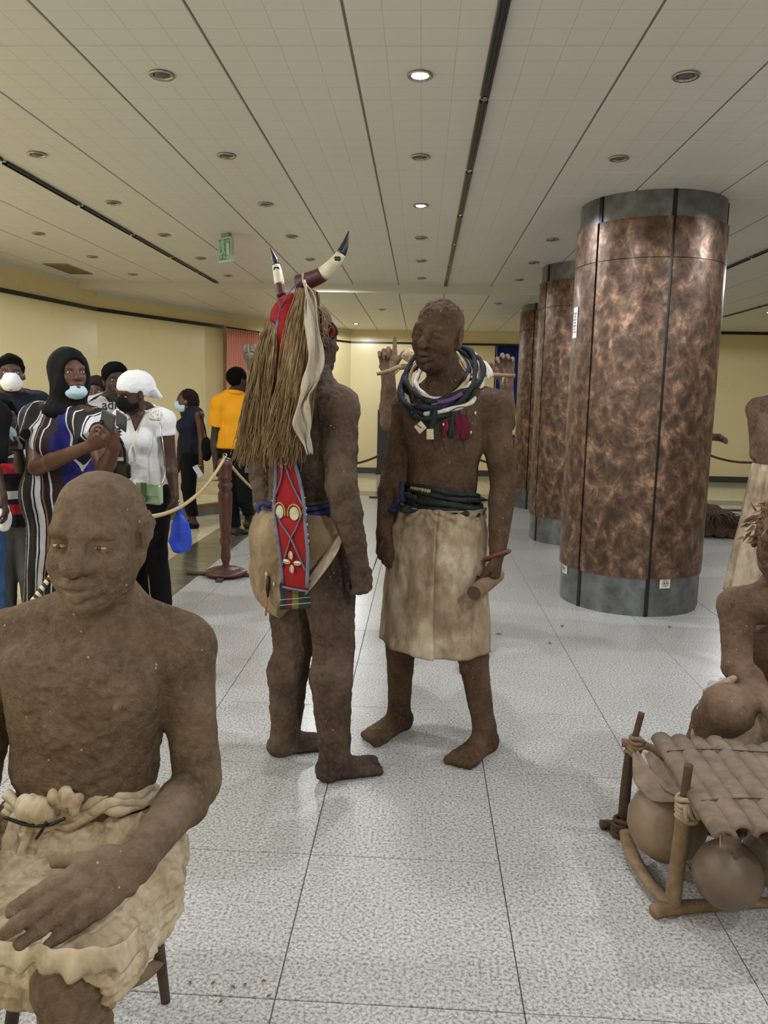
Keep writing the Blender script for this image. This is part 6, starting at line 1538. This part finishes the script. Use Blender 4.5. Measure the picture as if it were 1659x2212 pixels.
# man in orange polo walking away
v = Visitor(xy(509, 7.45), 7.45, (.40, .92), 1.71, 'man in orange polo and black trousers walking away', M['skinC'], hf=(.62, .78, 0), h=.0095, hc=P(514, 822, 7.42), hh=.245, pose=dict(anL=G(508, 1158)+V3(0, .02, .09), anR=G(535, 1142)+V3(0, .05, .14), knR=P(528, 1075, 7.5), elL=P(464, 950, 7.42), wrL=P(466, 1002, 7.38), shL=P(474, 872, 7.4), shR=P(548, 876, 7.5), elR=P(556, 955, 7.45), wrR=P(556, 1015, 7.4)))
v.top(M['orange'], d=.022, sleeve=.62, hem=-.02, neck=.03, flare=.012); v.trousers(M['blackcloth'], d=.008, to=.10, top=.0); v.hair(M['hair'], .008, low=-.05, fr=.34)
obj('collar', tube(ringpts(v.J['nb']+V3(0, 0, .02), None, v.f, (0, 0, 1), .085, .080, .01, 30), .016, 8, closed=True, flat=1.4), M['orange'], v.t)
for k in 'LR': obj('sandal', tube(spline([v.J['an'+k]+V3(*(-v.f[:2]*.07), -.085), v.J['an'+k]+V3(*(v.f[:2]*.05), -.082), v.J['an'+k]+V3(*(v.f[:2]*.19), -.085)], 10), [.03, .042, .04, .03], 10, flat=.3), M['greypants'], v.t)
obj('pocket_patch', box(P(534, 1016, 7.34), (.05, .004, .05), rotz(.4)), M['greypants'], v.t, False)
# someone farther back, only hair showing
v = Visitor(xy(206, 6.3), 6.3, (.2, -.98), 1.50, 'person mostly hidden behind the striped dress and the grey tee', M['skinB'], h=.012, hc=P(208, 846, 6.3), hh=.23)
v.top(M['navy'], sleeve=.5, hem=-.05); v.trousers(M['greypants']); v.hair(M['hairbrown'], .02); v.shoes(M['blackcloth'])

# ------------------------------------------------------------------ barrier posts and ropes
def post(x, y, label):
    t = thing('barrier_post', label, 'barrier post', (x, y, 0), 'turned wooden barrier posts')
    pr = [(.034, .06), (.036, .085), (.030, .10), (.040, .15), (.037, .24), (.046, .30), (.038, .33), (.043, .345), (.034, .36), (.042, .38), (.046, .48), (.050, .60), (.052, .68), (.043, .715), (.052, .74), (.052, .76), (.041, .785), (.052, .80), (.046, .82), (.052, .90), (.052, .935), (.044, .965), (.02, .98)]
    obj('shaft', lathe([((r-.030)*1.5+.024, z*.965) for r, z in pr], 20, (x, y, 0)), M['wood'], t)
    obj('foot', lathe([(.165, .022), (.17, .034), (.155, .046), (.12, .052), (.115, .062), (.075, .068), (.06, .075), (.03, .08)], 32, (x, y, 0)), M['wood'], t)
    obj('cross_foot', box((x, y, .012), (.62, .05, .022), None, .004), M['stickdark'], t, False); obj('cross_foot', box((x, y, .011), (.05, .46, .020), None, .004), M['stickdark'], t, False)
    obj('hook', tube(ringpts((x, y, .955), None, (1, 0, 0), (0, 1, 0), .016, .016, 0, 14), .004, 5, closed=True), M['chrome'], t)
    return t
p1 = G(488, 1244); p2 = V3(-1.345, 3.10, 0)
post(p1[0], p1[1], 'turned dark wooden barrier post standing clear beside the grey floor band')
post(p2[0], p2[1], 'turned dark wooden barrier post behind the seated statue')
def rope(a, b, sag, mat, label, r=.012, mid=None):
    pts = [lerp(a, b, t_)-V3(0, 0, sag*4*t_*(1-t_)) for t_ in np.linspace(0, 1, 30)]
    t = thing('barrier_rope', label, 'rope', (lerp(a, b, .5)-V3(0, 0, sag)))
    obj('rope', tube(pts, r, 8), mat, t); obj('end_cap', ball(pts[0], r*1.6, 8), M['chrome'], t); obj('end_cap', ball(pts[-1], r*1.6, 8), M['chrome'], t)
tp = lambda q: V3(q[0], q[1], .94)
rope(tp(p1), tp(p2), .19, M['goldrope'], 'gold rope hanging from the clear wooden post towards the seated statue')
pe = P(-70, 1470, 2.35)
rope(tp(p2), pe, .03, M['blackrope'], 'black and gold striped rope in front of the striped dress', .010)
rope(tp(p1), P(640, 1100, 6.9), .10, M['goldrope'], 'gold rope running from the clear wooden post behind the horned statue', .011)
def far_rope(a, b, sag, label): rope(a, b, sag, M['stickdark'], label, .016)
far_rope(P(836, 975, 10.9), P(600, 950, 11.4), .28, 'thin dark rope before the far wall left of the black panel')
far_rope(P(1030, 990, 11.0), P(1110, 985, 11.0), .08, 'thin dark rope before the far wall near the copper columns')
far_rope(P(1520, 978, 10.6), P(1640, 998, 10.6), .05, 'thin dark rope before the far wall beyond the nearest column')
for (px, Y) in ((846, 10.95), (598, 11.45), (1108, 11.05), (1642, 10.6), (1026, 11.0), (1515, 10.6)): post(P(px, 975, Y)[0], Y, 'turned wooden barrier post near the far wall')
# ------------------------------------------------------------------ things on the far wall
def curtain():
    a, b = P(483, 712, 11.85), P(590, 722, 13.1); t = thing('curtain', 'salmon pink pleated curtain hanging on the curved yellow wall', 'curtain', (a[0], a[1], .9))
    nU = 160; A_ = np.zeros((nU, 8, 3)); d = nrm((b-a)*V3(1, 1, 0)); n_ = V3(d[1], -d[0], 0)
    for i in range(nU):
        for j in range(8):
            q = lerp(a, b, i/(nU-1)); z = 2.43-(2.43-.95)*j/7
            A_[i, j] = V3(q[0], q[1], z)+n_*(.05+.022*math.sin(i*.9+.3*math.sin(j*1.3)))
    cm = NT('salmon_cloth'); zf = cm.math('MULTIPLY', cm.math('ADD', cm.sep()[2], 0), 60.0)
    cm.col(cm.mix(cm.noise(60, 2, .5, cm.map(scale=(1, 1, .05))), lin((222, 148, 128)), lin((240, 172, 152)))); cm.set(Roughness=.85)
    obj('cloth', grid(A_, thick=.006), cm.m, t)
    obj('rail', tube([a*V3(1, 1, 0)+n_*.05+V3(0, 0, 2.44), b*V3(1, 1, 0)+n_*.05+V3(0, 0, 2.44)], .012, 8), M['black'], t)
curtain()
bn = P(1094, 748, 13.0); t = thing('banner', 'dark blue banner hanging beside the farthest copper column', 'banner', (bn[0], 13.0, 1.2))
A_ = np.array([[(bn[0]-.15+.36*i/11, 13.0+.012*math.sin(i*1.1), bn[2]-1.05*j/5) for j in range(6)] for i in range(12)])
obj('cloth', grid(A_, thick=.004), fab('royal_blue', (22, 44, 110)), t); obj('rod', tube([(bn[0]-.18, 13, bn[2]+.01), (bn[0]+.24, 13, bn[2]+.01)], .012, 8), M['black'], t)
for s_ in (-.17, .22): obj('pole', tube([(bn[0]+s_, 13, 0), (bn[0]+s_, 13, bn[2]+.02)], .012, 8), M['black'], t)
# carved grey totem seen past the raffia
c0 = P(548, 830, 9.5); tt = thing('carved_totem', 'grey carved totem half hidden behind the raffia strands', 'carving', (c0[0], 9.5, 0))
gm = simple('grey_carving', (110, 104, 96), .8, c2=(150, 144, 134), sc=30)
obj('shaft', box((c0[0], 9.5, .85), (.12, .12, 1.70), None, .02), gm, tt, False)
obj('base', box((c0[0], 9.5, .05), (.34, .34, .10), None, .02), gm, tt, False)
for k in range(7): obj('carved_band', box((c0[0], 9.5, .9+k*.11), (.15, .15, .035), None, .01), gm, tt, False)
obj('head', lathe([(.05, 1.70), (.10, 1.74), (.11, 1.82), (.14, 1.86), (.15, 1.92), (.11, 1.95)], 14, (c0[0]+.02, 9.5, 0)), gm, tt)
for k in range(9): a = 2*math.pi*k/9; obj('crown_tooth', box((c0[0]+.02+.13*math.cos(a), 9.5+.13*math.sin(a), 1.98), (.03, .03, .10), rotz(a), .005), gm, tt, False)
# litter on the floor
rn = np.random.default_rng(12)
for i, (px, py) in enumerate(((1448, 1357), (1212, 1355), (1190, 1388), (1070, 1370))):
    c = G(px, py); o = solo('dry_leaf', leafgeo(c+V3(0, 0, .004), rn.normal(0, 1, 3)*V3(1, 1, 0), .02, .045, (0, 0, 1)), simple('litter_%d' % i, (140, 112, 80), .9), 'small dry leaf scrap on the granite in front of the nearest column', 'leaf', group='leaf scraps near the column', smooth=False)
for i in range(7):
    c = G(420+i*27+rn.uniform(-10, 10), 2130+rn.uniform(-15, 40)); solo('dry_crumb', leafgeo(c+V3(0, 0, .003), rn.normal(0, 1, 3)*V3(1, 1, 0), .007, .014, (0, 0, 1)), simple('crumb_%d' % i, (150, 112, 74), .9), 'tiny brown crumb on the granite by the stool leg', 'crumb', group='crumbs by the stool', smooth=False)
